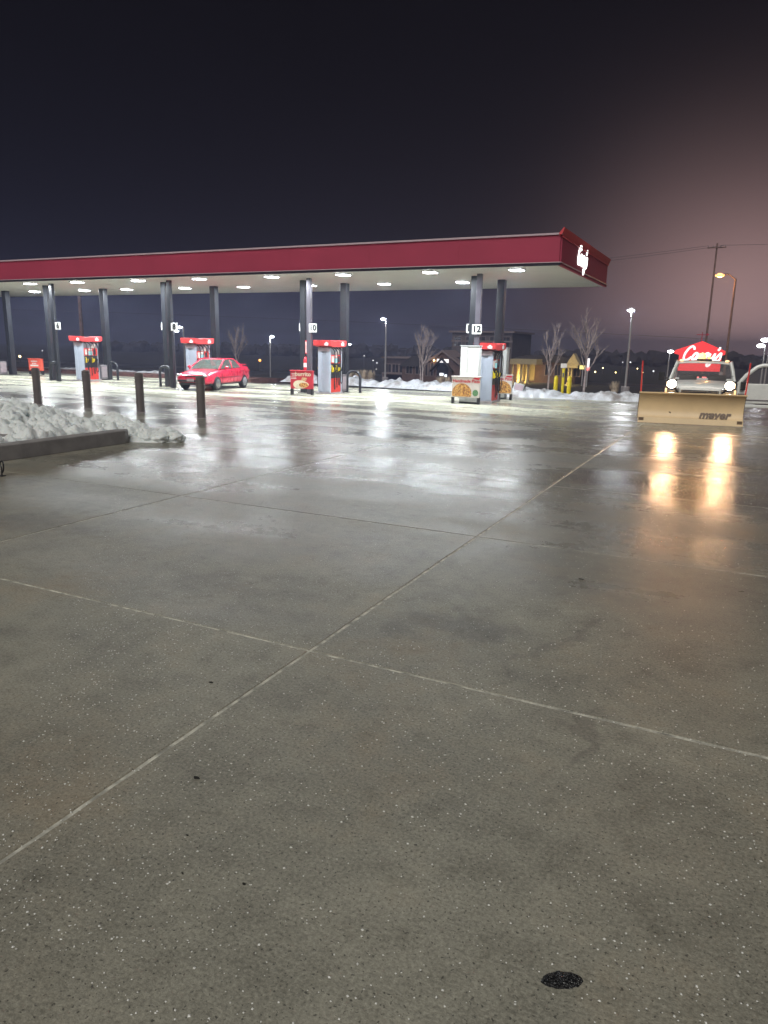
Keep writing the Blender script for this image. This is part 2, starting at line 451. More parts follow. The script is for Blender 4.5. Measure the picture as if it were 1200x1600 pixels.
def script_letters(r=.075):
    """hand-drawn brush script, about 2.75 wide and 1 tall, in the x-z plane"""
    S = [[(.62, .78), (.55, .97), (.38, 1.02), (.2, .85), (.06, .5), (.06, .15), (.2, 0), (.4, .05), (.58, .25)],
         [(.98, .45), (.85, .55), (.7, .4), (.66, .15), (.76, .02), (.9, .18), (1.0, .5), (.96, .14), (1.06, .03), (1.16, .16)],
         [(1.1, .1), (1.3, .54), (1.34, .3), (1.36, .1), (1.24, 0), (1.14, .06)],
         [(1.36, .08), (1.52, .22), (1.7, .36), (1.68, .54), (1.54, .5), (1.48, .24), (1.56, .02), (1.76, .1)],
         [(1.84, .52), (1.82, .22), (1.92, .06), (2.06, .2), (2.16, .52), (2.1, 0), (2.0, -.36), (1.86, -.42), (1.82, -.26), (2.0, -.08), (2.26, .1)],
         [(2.36, 1.0), (2.34, .86), (2.28, .74)],
         [(2.28, .12), (2.54, .56), (2.6, .3), (2.58, .08), (2.44, -.02), (2.32, .06)]]
    out = []
    for s in S:
        b = MB(); pts = spline([(x + .22 * z, 0, z) for x, z in s], 5)
        b.tube(pts, [r] * len(pts), 6)
        for q in b.v: q.y *= .5
        out.append(b)
    return out

# ------------------------------------------------------------------ ground and terrain
def ground_z(y):
    if y < 35: return -.16
    if y < 80: return -.16 - 2.34 * ((y - 35) / 45)
    return -2.5
b = MB()
xs = [-900, -300, -120, -60, -30, -12, 0, 12, 30, 60, 120, 300, 900]
ys = [-200, -20, 10, 35, 40, 45, 50, 55, 60, 65, 70, 75, 80, 130, 300, 900, 2000]
vs = [(x, y, ground_z(y)) for y in ys for x in xs]
nx = len(xs)
b.add(vs, [[j * nx + i, j * nx + i + 1, (j + 1) * nx + i + 1, (j + 1) * nx + i] for j in range(len(ys) - 1) for i in range(nx - 1)])
struct(b.build('ground', 'terrain'))

X0, DX, Y0, DY = -2.45, 4.25, 3.90, 3.50
fx0, fx1, fy0, fy1 = X0 - 11 * DX, X0 + 5 * DX, Y0 - 3 * DY, Y0 + 8 * DY
fc = struct(MB().box(((fx0 + fx1) / 2, (fy0 + fy1) / 2, -.075), (fx1 - fx0 + .05, fy1 - fy0 + .05, .14)).build('forecourt', 'joint'))
# one slab: worn, slightly ragged edges, top at z = 0
def slab_mesh():
    bm = bmesh.new(); g = .0075
    hx, hy = DX / 2 - g, DY / 2 - g; n = 26
    ring = []
    for (ax, ay, bx, by) in ((-hx, -hy, hx, -hy), (hx, -hy, hx, hy), (hx, hy, -hx, hy), (-hx, hy, -hx, -hy)):
        for i in range(n):
            t = i / n; x, y = ax + (bx - ax) * t, ay + (by - ay) * t
            j = random.uniform(0, .0045) if i else 0
            ring.append((x - math.copysign(j, x) * (abs(x) > hx - .01), y - math.copysign(j, y) * (abs(y) > hy - .01)))
    top = [bm.verts.new((x - math.copysign(.007, x), y - math.copysign(.007, y), 0)) for x, y in ring]
    mid_ = [bm.verts.new((x, y, -.007)) for x, y in ring]
    low = [bm.verts.new((x, y, -.012)) for x, y in ring]
    bm.faces.new(top)
    for a_, b_ in ((top, mid_), (mid_, low)):
        for i in range(len(ring)):
            k = (i + 1) % len(ring); bm.faces.new((a_[i], b_[i], b_[k], a_[k]))
    bmesh.ops.recalc_face_normals(bm, faces=bm.faces)
    me = bpy.data.meshes.new('concrete_slab'); bm.to_mesh(me); bm.free(); me.materials.append(MATS['concrete']); return me
sm = [slab_mesh() for _ in range(3)]
for i in range(16):
    for j in range(11):
        o = bpy.data.objects.new('concrete_slab', random.choice(sm)); COL.objects.link(o); o.parent = fc
        o.location = (fx0 + (i + .5) * DX, fy0 + (j + .5) * DY, random.uniform(-.0014, .0014))
        o.rotation_euler = (random.uniform(-.0003, .0003), random.uniform(-.0003, .0003), 0)

# road beyond the slope, mulch strip left of it
struct(MB().box((-10, 104, -2.49), (400, 9, .03)).build('road', 'asphalt'))
struct(MB().prism([(33.0, -.15), (33.0, .10), (34.0, .16), (36.5, .05), (37.0, -.2)], 0, -60, -24.5).build('planting_bed', 'mulch'))

# de-icing salt, leaf litter, repair patch
b = MB()
def octa(b, p, r):
    sx_, sy_, sz_ = r * random.uniform(.7, 1.3), r * random.uniform(.7, 1.3), r * random.uniform(.6, 1.0)
    a = random.uniform(0, 3); ca, sa = math.cos(a), math.sin(a)
    q = [(sx_, 0, 0), (0, sy_, 0), (-sx_, 0, 0), (0, -sy_, 0), (0, 0, sz_), (0, 0, -sz_)]
    b.add([(p[0] + x * ca - y * sa, p[1] + x * sa + y * ca, p[2] + z) for x, y, z in q],
          [[0, 1, 4], [1, 2, 4], [2, 3, 4], [3, 0, 4], [1, 0, 5], [2, 1, 5], [3, 2, 5], [0, 3, 5]])
cnt = 0
while cnt < 17000:
    y = 1.3 + 15 * random.random() ** 1.2
    x = random.uniform(-.9 * y - 1.2, .45 * y + .8)
    d = noise.noise(Vector((x * .55, y * .55, 3.1))) + .25 * noise.noise(Vector((x * 2.2, y * 2.2, 7)))
    if x < -10.9 and y > 6 or random.random() > .55 + .45 * d + (.30 if x < -3.2 and y < 9 else 0): continue
    octa(b, (x, y, .002), random.choice((.0024, .003, .0034, .004, .0052)) * random.uniform(.8, 1.15)); cnt += 1
tag(b.build('salt_grains', 'salt'), 'scattered white de-icing salt grains on the wet concrete', 'salt', kind='stuff')
for px, py, s in ((330, 1067, .013), (307, 1216, .015), (381, 1382, .007), (293, 1306, .005), (908, 905, .02), (285, 1365, .004)):
    c = gnd(px, py); bb = MB(); n = 7
    ring = [(c.x + s * 1.6 * math.cos(a) * random.uniform(.5, 1), c.y + s * .8 * math.sin(a) * random.uniform(.5, 1)) for a in [2 * math.pi * i / n for i in range(n)]]
    bb.prism(ring, 2, .001, .005)
    lab = {330: 'flat dark leaf scrap lying near the crossing of the slab joints', 307: 'ragged dark leaf scrap on the wide dry concrete slab'}.get(px, 'tiny black speck of debris on the wet concrete')
    tag(bb.build('debris_scrap', 'debris'), lab, 'debris', 'debris scraps on the concrete')
c = gnd(878, 1532); n = 40; bm = bmesh.new()
cv = bm.verts.new((c.x, c.y, .011)); rings = []
for kk, (fr, zz) in enumerate(((.45, .010), (.8, .009), (1.0, .0015))):
    rg = []
    for i in range(n):
        a = 2 * math.pi * i / n
        j = 1 + .09 * noise.noise(Vector((math.cos(a) * 3, math.sin(a) * 3, 1))) + random.uniform(-.05, .05)
        rg.append(bm.verts.new((c.x + .062 * fr * j * math.cos(a) + .012 * math.sin(a) * fr, c.y + .042 * fr * j * math.sin(a) + .02 * math.cos(a) * fr, zz + random.uniform(-.002, .002) * (kk < 2))))
    rings.append(rg)
for i in range(n):
    k = (i + 1) % n; bm.faces.new((cv, rings[0][i], rings[0][k]))
    for r_ in range(2): bm.faces.new((rings[r_][i], rings[r_ + 1][i], rings[r_ + 1][k], rings[r_][k]))
me = bpy.data.meshes.new('asphalt_patch'); bm.to_mesh(me); bm.free(); me.materials.append(MATS['patch'])
o = bpy.data.objects.new('asphalt_patch', me); COL.objects.link(o)
tag(o, 'small black oval asphalt patch sunk in the bare concrete', 'patch')

# ------------------------------------------------------------------ canopy
CY0, CY1, CX1, CX0 = 24.25, 32.9, -5.72, -47.0
SZ, FB, FT = 4.70, 4.80, 5.62
ISL = [-9.0, -16.15, -23.4, -30.75, -38.4]
can = thing('fuel_canopy', 'long flat fuel canopy with dark red fascia and white underside', 'canopy', (0, 0, 0))
cx = (CX0 + CX1) / 2; L = CX1 - CX0; cyc = (CY0 + CY1) / 2; W = CY1 - CY0
MB().box((cx, cyc, 5.2), (L - .3, W - .3, .72)).build('deck', 'trim_dark', can)
# soffit of long decking panels
np_ = 22
for i in range(np_):
    x0 = CX0 + .08 + (L - .16) * i / np_; x1 = CX0 + .08 + (L - .16) * (i + 1) / np_
    MB().box(((x0 + x1) / 2, cyc, SZ + .03), (x1 - x0 - .006, W - .16, .05)).build('soffit_panel', 'soffit', can)
# fascia panels front, end, back
nf = 12
for i in range(nf):
    x0 = CX0 + L * i / nf; x1 = CX0 + L * (i + 1) / nf
    MB().box(((x0 + x1) / 2, CY0, (FB + FT) / 2), (x1 - x0 - .003, .08, FT - FB)).build('fascia_panel', 'fascia', can)
MB().box((cx, CY1, (FB + FT) / 2), (L, .08, FT - FB)).build('fascia_panel', 'fascia', can)
for i in range(3):
    y0 = CY0 + .045 + (W - .09) * i / 3; y1 = CY0 + .045 + (W - .09) * (i + 1) / 3
    MB().box((CX1, (y0 + y1) / 2, (FB + FT) / 2), (.08, y1 - y0 - .003, FT - FB)).build('fascia_panel', 'fascia', can)
# trims: pale line above and below, dark drip edge
MB().box((cx, CY0 - .05, FT + .03), (L + .12, .10, .055)).build('top_trim', 'trim_pale', can)
MB().box((cx, CY0 - .03, FB - .012), (L + .10, .10, .022)).build('bottom_trim', 'trim_pale', can)
MB().box((cx, CY0 + .0, FB - .065), (L + .06, .09, .08)).build('drip_edge', 'trim_dark', can)
MB().box((CX1 + .03, cyc, FB - .012), (.10, W + .04, .022)).build('bottom_trim', 'trim_pale', can)
MB().box((CX1 + .0, cyc + .05, FB - .065), (.09, W - .02, .08)).build('drip_edge', 'fascia', can)
# flared red cap along the end
MB().prism([(CX1 - .04, FT + .002), (CX1 + .05, FT + .002), (CX1 + .13, FT + .20), (CX1 + .10, FT + .22), (CX1 - .04, FT + .05)], 1, CY0 - .12, CY1 + .12).build('end_cap', 'fascia_cap', can)
MB().prism([(CX1 + .042, FT - .07), (CX1 + .075, FT - .06), (CX1 + .075, FT - .02), (CX1 + .042, FT - .02)], 1, CY0, CY1).build('end_rib', 'fascia_cap', can)
for k, xi in enumerate(ISL):
    dy = .7 if k < 2 else 0; cxa = aty((739, 475, 260, 78, -62)[k], 520, 26.35 + dy).x; cxb = aty((746, 483.5, 267.5, 86, -54)[k], 520, 25.55 + dy).x
    MB().box((cxa, 26.35 + dy, SZ / 2), (.25, .25, SZ)).build('column', 'column', can, bevel=.012)
    MB().box((cxb, 25.55 + dy, SZ / 2), (.19, .16, SZ)).build('column', 'pipe' if k < 2 else 'column', can, bevel=.01)
    MB().box((xi + .0, 28.75, SZ / 2), (.30, .30, SZ)).build('column', 'column', can, bevel=.012)
    for yy, xx in ((26.35 + dy, cxa - xi), (28.75, 0.0)):
        MB().box((xi + xx, yy, .008), (.42, .42, .016)).build('base_plate', 'column', can)

# canopy lights
near = [-7.35, -10.55, -14.15, -17.45, -21.15, -24.6, -28.4, -31.6, -35.2]
farr = [-10.8, -14.4, -18.15, -21.9, -25.5, -29.4, -32.5, -36.4]
proto = None
for k, (x, y) in enumerate([(x, 25.05) for x in near] + [(x, 29.1) for x in farr]):
    if proto is None:
        proto = thing('canopy_light', '', 'light', (x, y, SZ))
        MB().box((0, 0, -.005), (.52, .52, .05)).build('housing', 'housing', proto, bevel=.01)
        ln = MB()
        for i in range(2):
            ln.box(((i - .5) * .22, 0, -.038), (.20, .40, .024))
        ln.build('lens', 'lens_led', proto)
        light('AREA', 'lamp', proto, (0, 0, -.06), 290, (.90, .97, 1.0), (0, 0, -1), .42)
        o = proto
    else:
        o = copy_tree(proto); o.location = (x, y, SZ)
    nr = y < 27; ii = min(range(5), key=lambda q: abs(ISL[q] - x)); side = 'on its lettered-end side' if x > ISL[ii] else 'on its other side'
    tag(o, '%s-row canopy light by the island numbered %s, %s' % ('front' if nr else 'rear', ('twelve', 'ten', 'eight', 'six', 'four')[ii], side), 'light', 'canopy lights, %s row' % ('front' if nr else 'rear'))

# script sign on the canopy end
t = thing('script_sign', 'glowing white script lettering on the red canopy end', 'sign', (CX1 + .05, 26.75, 5.02))
for lb in script_letters(.09):
    lb.xf(Matrix.Scale(.60, 4)).xf(Matrix.Rotation(R(90), 4, 'Z')).build('letter', 'letters', t, smooth=True)

# pump number plates
def plate(n, x, y, z, lab):
    t = thing('pump_number_sign', lab, 'sign', (x, y, z), 0, 'pump number signs')
    MB().box((0, 0, 0), (.37, .025, .35)).build('plate', 'white', t, bevel=.008)
    MB().box((0, .03, 0), (.06, .04, .30)).build('bracket', 'column', t)
    text('digits', str(n), .33, 'black', t, (0, -.0155, 0), bold=.013)
for i, xi in enumerate(ISL[:4]):
    a, bq = 11 - 2 * i, 12 - 2 * i; dy = .7 if i < 2 else 0
    plate(a, aty((735.5, 473, 257, 79)[i], 516, 26.56 + dy).x, 26.56 + dy, 2.76 + dy * .03, 'white square plate with black number %s on canopy column' % ('eleven', 'nine', 'seven', 'five')[i])
    plate(bq, aty((745, 489, 272.5, 91)[i], 516, 25.42 + dy).x, 25.42 + dy, 2.70 + dy * .03, 'white square plate with black number %s on canopy column' % ('twelve', 'ten', 'eight', 'six')[i])

# ------------------------------------------------------------------ fuel dispensers
def hose(b, p, q, sag, r=.016):
    p, q = Vector(p), Vector(q); mdl = (p + q) / 2 + Vector((.10, 0, -sag))
    b.tube(spline([p, p + Vector((.10, 0, -.12)), mdl, q + Vector((.10, 0, -.10)), q], 6), r, 6); return b
def dispenser():
    t = thing('fuel_dispenser', '', 'fuel dispenser')
    w_, l_, h = .62, .98, 2.02
    MB().box((0, 0, .03), (w_ + .1, l_ + .1, .06)).build('base', 'lamp_base', t, bevel=.01)
    for sgn in (-1, 1):   # the end panels: pressed grey sheet with two vertical ribs and an arched cap
        p = MB()
        p.box((0, sgn * (l_ / 2 - .02), .06 + .93), (w_, .06, 1.86))
        p.box((-.19, sgn * (l_ / 2 + .016), .06 + .92), (.20, .03, 1.78)); p.box((.20, sgn * (l_ / 2 + .016), .06 + .92), (.18, .03, 1.78))
        e = p.build('end_panel', 'pump_grey', t, bevel=.012)
        q = MB(); q.prism([(-.27, 1.78), (.27, 1.78), (.29, 1.92), (.16, 1.985), (.07, 1.93), (-.07, 1.93), (-.16, 1.985), (-.29, 1.92)], 1, sgn * (l_ / 2 + .034), sgn * (l_ / 2 + .060)); q.build('arch_trim', 'bin_trim', t)
    MB().box((0, 0, .36), (w_ - .08, l_ - .10, .60)).build('lower_panel', 'pump_red', t, bevel=.01)
    MB().box((0, 0, .97), (w_ - .14, l_ - .10, .61)).build('nozzle_bay', 'pump_dark', t)
    MB().box((0, 0, 1.46), (w_ - .06, l_ - .10, .36)).build('upper_panel', 'pump_red', t, bevel=.01)
    MB().box((0, 0, 1.84), (w_ - .20, l_ - .10, .36)).build('hose_tower', 'pump_mid', t)
    for sx_ in (-1, 1):
        s_ = sx_ * (w_ / 2 - .02)
        MB().box((s_, -.02, 1.40), (.03, .24, .20)).build('screen', 'screen_blue', t)
        MB().box((s_, -.02, 1.575), (.03, .20, .10)).build('price_display', 'print_pale', t)
        MB().box((s_, .25, 1.46), (.035, .13, .26)).build('card_reader', 'pump_dark', t)
        MB().box((s_, -.28, 1.46), (.035, .15, .26)).build('price_display', 'print_pale', t)
        MB().prism([(-.02, 1.66), (.36, 1.66), (.36, 1.98)], 0, sx_ * (w_ / 2 - .085), sx_ * (w_ / 2 - .065)).build('side_print', 'print_pale', t)
        for k, (yy, mt) in enumerate(((-.30, 'yellow'), (-.10, 'black'), (.10, 'yellow'), (.30, 'rubber'))):
            nz_ = MB()
            nz_.box((sx_ * (w_ / 2 + .0), yy, 1.02), (.09, .07, .20)); nz_.tube([(sx_ * (w_ / 2 + .02), yy, .94), (sx_ * (w_ / 2 + .10), yy, 1.0), (sx_ * (w_ / 2 + .12), yy, 1.12)], .022, 6)
            nz_.tube([(sx_ * (w_ / 2), yy, 1.10), (sx_ * (w_ / 2 - .06), yy, 1.2)], .02, 6)
            nz_.build('nozzle', mt, t)
            hb = MB(); p0, p1 = (sx_ * (w_ / 2 - .08), yy * 1.05, 1.95), (sx_ * (w_ / 2 + .05), yy, .96)
            hb.tube(spline([p0, (sx_ * (w_ / 2 + .12), yy * 1.15, 1.75), (sx_ * (w_ / 2 + .13), yy * 1.2, 1.1), (sx_ * (w_ / 2 + .10), yy * 1.1, .28 + .07 * k), (sx_ * (w_ / 2 + .08), yy * .75, .30 + .07 * k), p1], 6), .017, 6)
            hb.build('hose', 'rubber', t, smooth=True)
    # bowed red topper
    tp = MB(); n = 12; pr = []
    for i in range(n + 1):
        u = -1 + 2 * i / n; pr.append((u * .70, 2.235 - .03 * (1 - u * u) + .012 * math.cos(u * 6)))
    poly = pr + [(x * .955, z - .235) for x, z in pr[::-1]]
    tp.prism(poly, 0, -.43, .43)
    cap = tp.build('topper', 'pump_cap', t, bevel=.012)
    for sx_ in (-1, 1):   # small white house mark
        MB().prism([(.22, 2.02), (.44, 2.02), (.44, 2.10), (.47, 2.10), (.33, 2.20), (.19, 2.10), (.22, 2.10)], 0, sx_ * .431, sx_ * .437).build('house_mark', 'white', cap)
    MB().prism([(.14, 2.03), (.32, 2.03), (.32, 2.09), (.35, 2.09), (.23, 2.18), (.11, 2.09), (.14, 2.09)], 1, -.712, -.706).build('house_mark', 'white', cap)
    return t
d0 = dispenser()
labs = ['fuel dispenser at the last island beside the pizza posters', 'fuel dispenser beside the red burrito poster', 'fuel dispenser directly behind the parked red car',
        'fuel dispenser with open view between columns numbered 5 and 6']
for i, xi in enumerate(ISL[:4]):
    o = d0 if i == 0 else copy_tree(d0)
    o.location = (xi + .11, 27.30, 0)
    tag(o, 'red-topped grey ' + labs[i], 'fuel dispenser', 'fuel dispensers under the canopy')

# hoop guards, litter bins
def hoop():
    t = thing('hoop_guard', '', 'guard rail')
    pts = [(-.33, 0, 0), (-.33, 0, .66)] + [(-.33 + .27 * (1 - math.cos(a)), 0, .66 + .27 * math.sin(a)) for a in (R(30), R(60), R(90))] + [(.33 - .27 * (1 - math.cos(a)), 0, .66 + .27 * math.sin(a)) for a in (R(90), R(60), R(30))] + [(.33, 0, .66), (.33, 0, 0)]
    MB().tube(pts, .062, 10).build('hoop', 'column', t, smooth=True)
    for x in (-.33, .33): MB().lathe([(.10, 0), (.10, .012), (.066, .016)], (x, 0, 0)).build('foot_plate', 'column', t)
    return t
h0 = hoop(); first = True
hl = {(0, 0): 'dark steel hoop guard behind the pizza poster', (1, 1): 'dark steel hoop guard by grey litter bin, beside dispenser with burrito poster', (2, 0): 'dark steel hoop guard in front of the red car nose',
      (3, 0): 'dark steel hoop guard beside column numbered 6', (3, 1): 'dark steel hoop guard beyond the litter bin at island 6'}
for i, xi in enumerate(ISL[:4]):
    for k, (dx, yy) in enumerate(((-.62, 25.85), (.62, 28.5))):
        if (i, k) not in hl or (i, k) == (0, 0): continue
        o = h0 if first else copy_tree(h0); first = False
        o.location = (xi + dx, yy, 0); tag(o, hl[(i, k)], 'guard rail', 'hoop guards at the pump islands')
def bin_():
    t = thing('litter_bin', '', 'litter bin')
    MB().prism([(-.28, .04), (.28, .04), (.28, .78), (-.20, .78), (-.28, .70)], 1, -.24, .24).build('body', 'bin_grey', t, bevel=.02)
    MB().box((-.06, -.245, .52), (.26, .02, .22)).build('frame', 'bin_trim', t)
    MB().box((-.06, -.252, .52), (.19, .02, .16)).build('opening', 'black', t)
    MB().box((0, 0, .025), (.52, .44, .05)).build('base', 'black', t)
    MB().box((.285, 0, .42), (.012, .34, .56)).build('side_door', 'bin_trim', t)
    return t
b0 = bin_(); first = True
for i, lab in ((1, 'low dark grey litter bin against column beside burrito poster dispenser'), (3, 'low dark grey litter bin beside dispenser numbered 5 and 6'), (4, 'low dark grey litter bin beside the small orange sign')):
    o = b0 if first else copy_tree(b0); first = False
    o.location = (ISL[i] + (.02 if i != 4 else -.35), 28.22, 0); tag(o, lab, 'litter bin', 'litter bins at the pump islands')

# fire extinguisher on the column of pump 9
t = thing('fire_extinguisher', 'red fire extinguisher with white label on column numbered 9', 'fire extinguisher', (aty(477.5, 560, 26.82).x, 26.82, .98))
MB().lathe([(.01, 0), (.085, .01), (.09, .04), (.09, .42), (.07, .50), (.03, .54), (.03, .58)], n=14).build('cylinder', 'ext_red', t, smooth=True)
MB().lathe([(.0915, .12), (.0915, .30)], n=14).build('paper_label', 'white', t)
v_ = MB(); v_.box((0, 0, .60), (.05, .05, .05)); v_.box((.05, 0, .64), (.14, .03, .02)); v_.tube([(0, 0, .6), (-.10, -.02, .58), (-.12, -.02, .40), (-.11, -.02, .2)], .012, 6); v_.build('valve_and_horn', 'black', t)
t = thing('extinguisher_sign', 'narrow red vertical sign above the fire extinguisher', 'sign', (aty(478.5, 560, 26.9).x, 26.9, 1.66))
MB().box((0, 0, .28), (.09, .02, .56)).build('panel', 'ext_red', t)
MB().box((0, -.012, .28), (.04, .008, .46)).build('stripe', 'print_pale', t)

# ------------------------------------------------------------------ posters and cabinets at the islands
def poster(name, lab, loc, rz, mt, wd, ht):
    t = thing(name, lab, 'poster stand', loc, rz, 'poster stands at the pump islands')
    z0 = .24
    MB().box((0, 0, z0 + ht / 2), (wd, .16, ht)).build('panel', mt, t, bevel=.015)
    MB().box((0, -.01, z0 + ht + .02), (wd + .05, .20, .04)).build('top_rail', mt, t, bevel=.01)
    for s in (-1, 1): MB().box((s * (wd / 2 - .04), 0, z0 / 2), (.09, .16, z0)).build('leg', 'black', t)
    return t
t = poster('poster_stand', 'red burrito poster stand on black legs beside column numbered 9', (aty(472, 600, 25.75).x, 25.75, 0), R(12), 'banner_red', .98, .72)
text('lettering', 'burrito', .24, 'cream', t, (.07, -.084, .845), bold=.006)
for k, (u, wd) in enumerate(((.80, .16), (.86, .20), (.72, .22), (.66, .24))): MB().box((-.34, -.083, u), (wd, .005, .025)).build('small_print', 'print_pale', t)
MB().prism([(-.36 + .40 * (1 + math.cos(a)) * .86, .42 + .155 * math.sin(a) * (1.1 - .25 * math.cos(a))) for a in [2 * math.pi * i / 24 for i in range(24)]], 1, -.082, -.086).build('burrito_picture', 'cream', t)
MB().prism([(.10 + .21 * math.cos(a), .40 + .10 * math.sin(a)) for a in [2 * math.pi * i / 18 for i in range(18)]], 1, -.086, -.09).build('filling_picture', 'pizza', t)
MB().prism([(-.02, .58), (.20, .58), (.26, .70), (.04, .72)], 1, -.081, -.085).build('flame_picture', 'tan', t)
def pizza_poster(lab, loc, rz, flip=False):
    t = poster('poster_stand', lab, loc, rz, 'print_pale', 1.06, .74)
    text('lettering', 'Handmade Pizza', .155, 'print_red', t, (.02, -.084, .84), bold=.004)
    s = -1 if flip else 1
    MB().prism([(s * -.14 + .37 * math.cos(a), max(.255, .40 + .36 * math.sin(a))) for a in [R(-20) + R(220) * i / 26 for i in range(27)]], 1, -.082, -.087).build('pizza_picture', 'pizza', t)
    MB().prism([(s * .38 + .11 * math.cos(a), .42 + .12 * math.sin(a)) for a in [2 * math.pi * i / 14 for i in range(14)]], 1, -.082, -.086).build('salad_picture', 'print_green', t)
    MB().prism([(.26, .93), (.50, .90), (.53, .98), (.40, 1.0), (.34, .985)], 1, -.082, -.1).build('corner_flash', 'print_red', t)
    return t
pizza_poster('pale pizza poster stand on black legs in front of tall white cabinet', (aty(728, 610, 25.6).x, 25.6, 0), R(6))
pizza_poster('pale pizza poster stand half hidden behind the last fuel dispenser', (aty(780, 610, 28.75).x, 28.75, 0), R(4), True)
t = poster('poster_stand', 'small orange-red sign board beside a grey litter bin', (-37.45, 29.6, 0), R(8), 'banner_orange', .95, .66)
for k, (u, wd, hh) in enumerate(((.78, .46, .05), (.66, .30, .04), (.54, .60, .09), (.34, .62, .03))): MB().box((-.05, -.083, u), (wd, .005, hh)).build('pale_line', 'print_pale', t)
t = thing('white_cabinet', 'tall plain white cabinet standing behind the front pizza poster', 'cabinet', (aty(735, 580, 25.98).x, 25.98, 0))
MB().box((0, 0, 1.08), (.72, .30, 2.04)).build('body', 'white', t, bevel=.012)
MB().box((-.22, -.16, 1.08), (.26, .025, 1.96)).build('side_door', 'white', t, bevel=.006)
MB().box((0, 0, 2.12), (.76, .34, .04)).build('lid', 'housing', t)
MB().box((0, 0, .03), (.70, .30, .06)).build('plinth', 'black', t)
t = thing('slim_cabinet', 'narrow tall white cabinet beyond the last fuel dispenser', 'cabinet', (aty(787, 580, 29.45).x, 29.45, 0))
MB().box((0, 0, 1.05), (.30, .36, 2.0)).build('body', 'white', t, bevel=.012)
MB().box((0, 0, 2.07), (.34, .40, .04)).build('lid', 'housing', t)
MB().box((0, 0, .025), (.26, .30, .05)).build('plinth', 'black', t)

# ------------------------------------------------------------------ bollards, kerb, snow pile
bz = [(60, 632), (138, 637), (220, 643), (315, 655)]
bl = ['brown ribbed-top bollard behind the highest part of the snow pile', 'brown ribbed-top bollard in front of the dispenser numbered 5 and 6', 'brown ribbed-top bollard standing alone beyond the snow pile tip', 'brown ribbed-top bollard in front of the parked red car']
first = None
for k, q in enumerate(bz):
    c = gnd(*q)
    if first is None:
        first = thing('bollard', '', 'bollard')
        pr = [(.118, 0), (.118, .88)]
        for i in range(3): pr += [(.128, .885 + .07 * i), (.128, .925 + .07 * i), (.116, .93 + .07 * i), (.116, .953 + .07 * i)]
        pr += [(.128, 1.10), (.126, 1.125), (.09, 1.155), (.04, 1.168), (.002, 1.17)]
        MB().lathe(pr, n=24).build('sleeve', 'bollard', first, smooth=True)
        MB().lathe([(.15, 0), (.15, .008), (.12, .014)], n=24).build('foot_ring', 'lamp_base', first)
        o = first
    else: o = copy_tree(first)
    o.location = (c.x, [15.9, 15.9, 15.9, 15.7][k], 0); 
    dq = ray(*q); o.location.x = dq.x / dq.y * o.location.y
    tag(o, bl[k], 'bollard', 'row of bollards')

kb = thing('kerb', 'dark concrete kerb holding the snow pile', 'kerb', (0, 0, 0))
b = MB(); b.prism([(-11.18, 0), (-11.20, .26), (-11.24, .28), (-11.42, .28), (-11.42, 0)], 1, 4.0, 10.80); b.build('kerb_run', 'kerb', kb, bevel=.012)
b = MB(); b.prism([(-11.42, 0), (-11.42, .28), (-11.24, .28), (-11.20, .26), (-11.19, 0)], 1, 10.803, 10.99)
for v in b.v:
    if v.y > 10.9: v.x = -11.42 + (v.x + 11.42) * .55; v.z *= .97
b.build('kerb_end', 'kerb', kb, bevel=.012)
b = MB(); b.box((-15.5, 7.4, .12), (8.14, 6.8, .24)); b.build('raised_walk', 'kerb', kb)

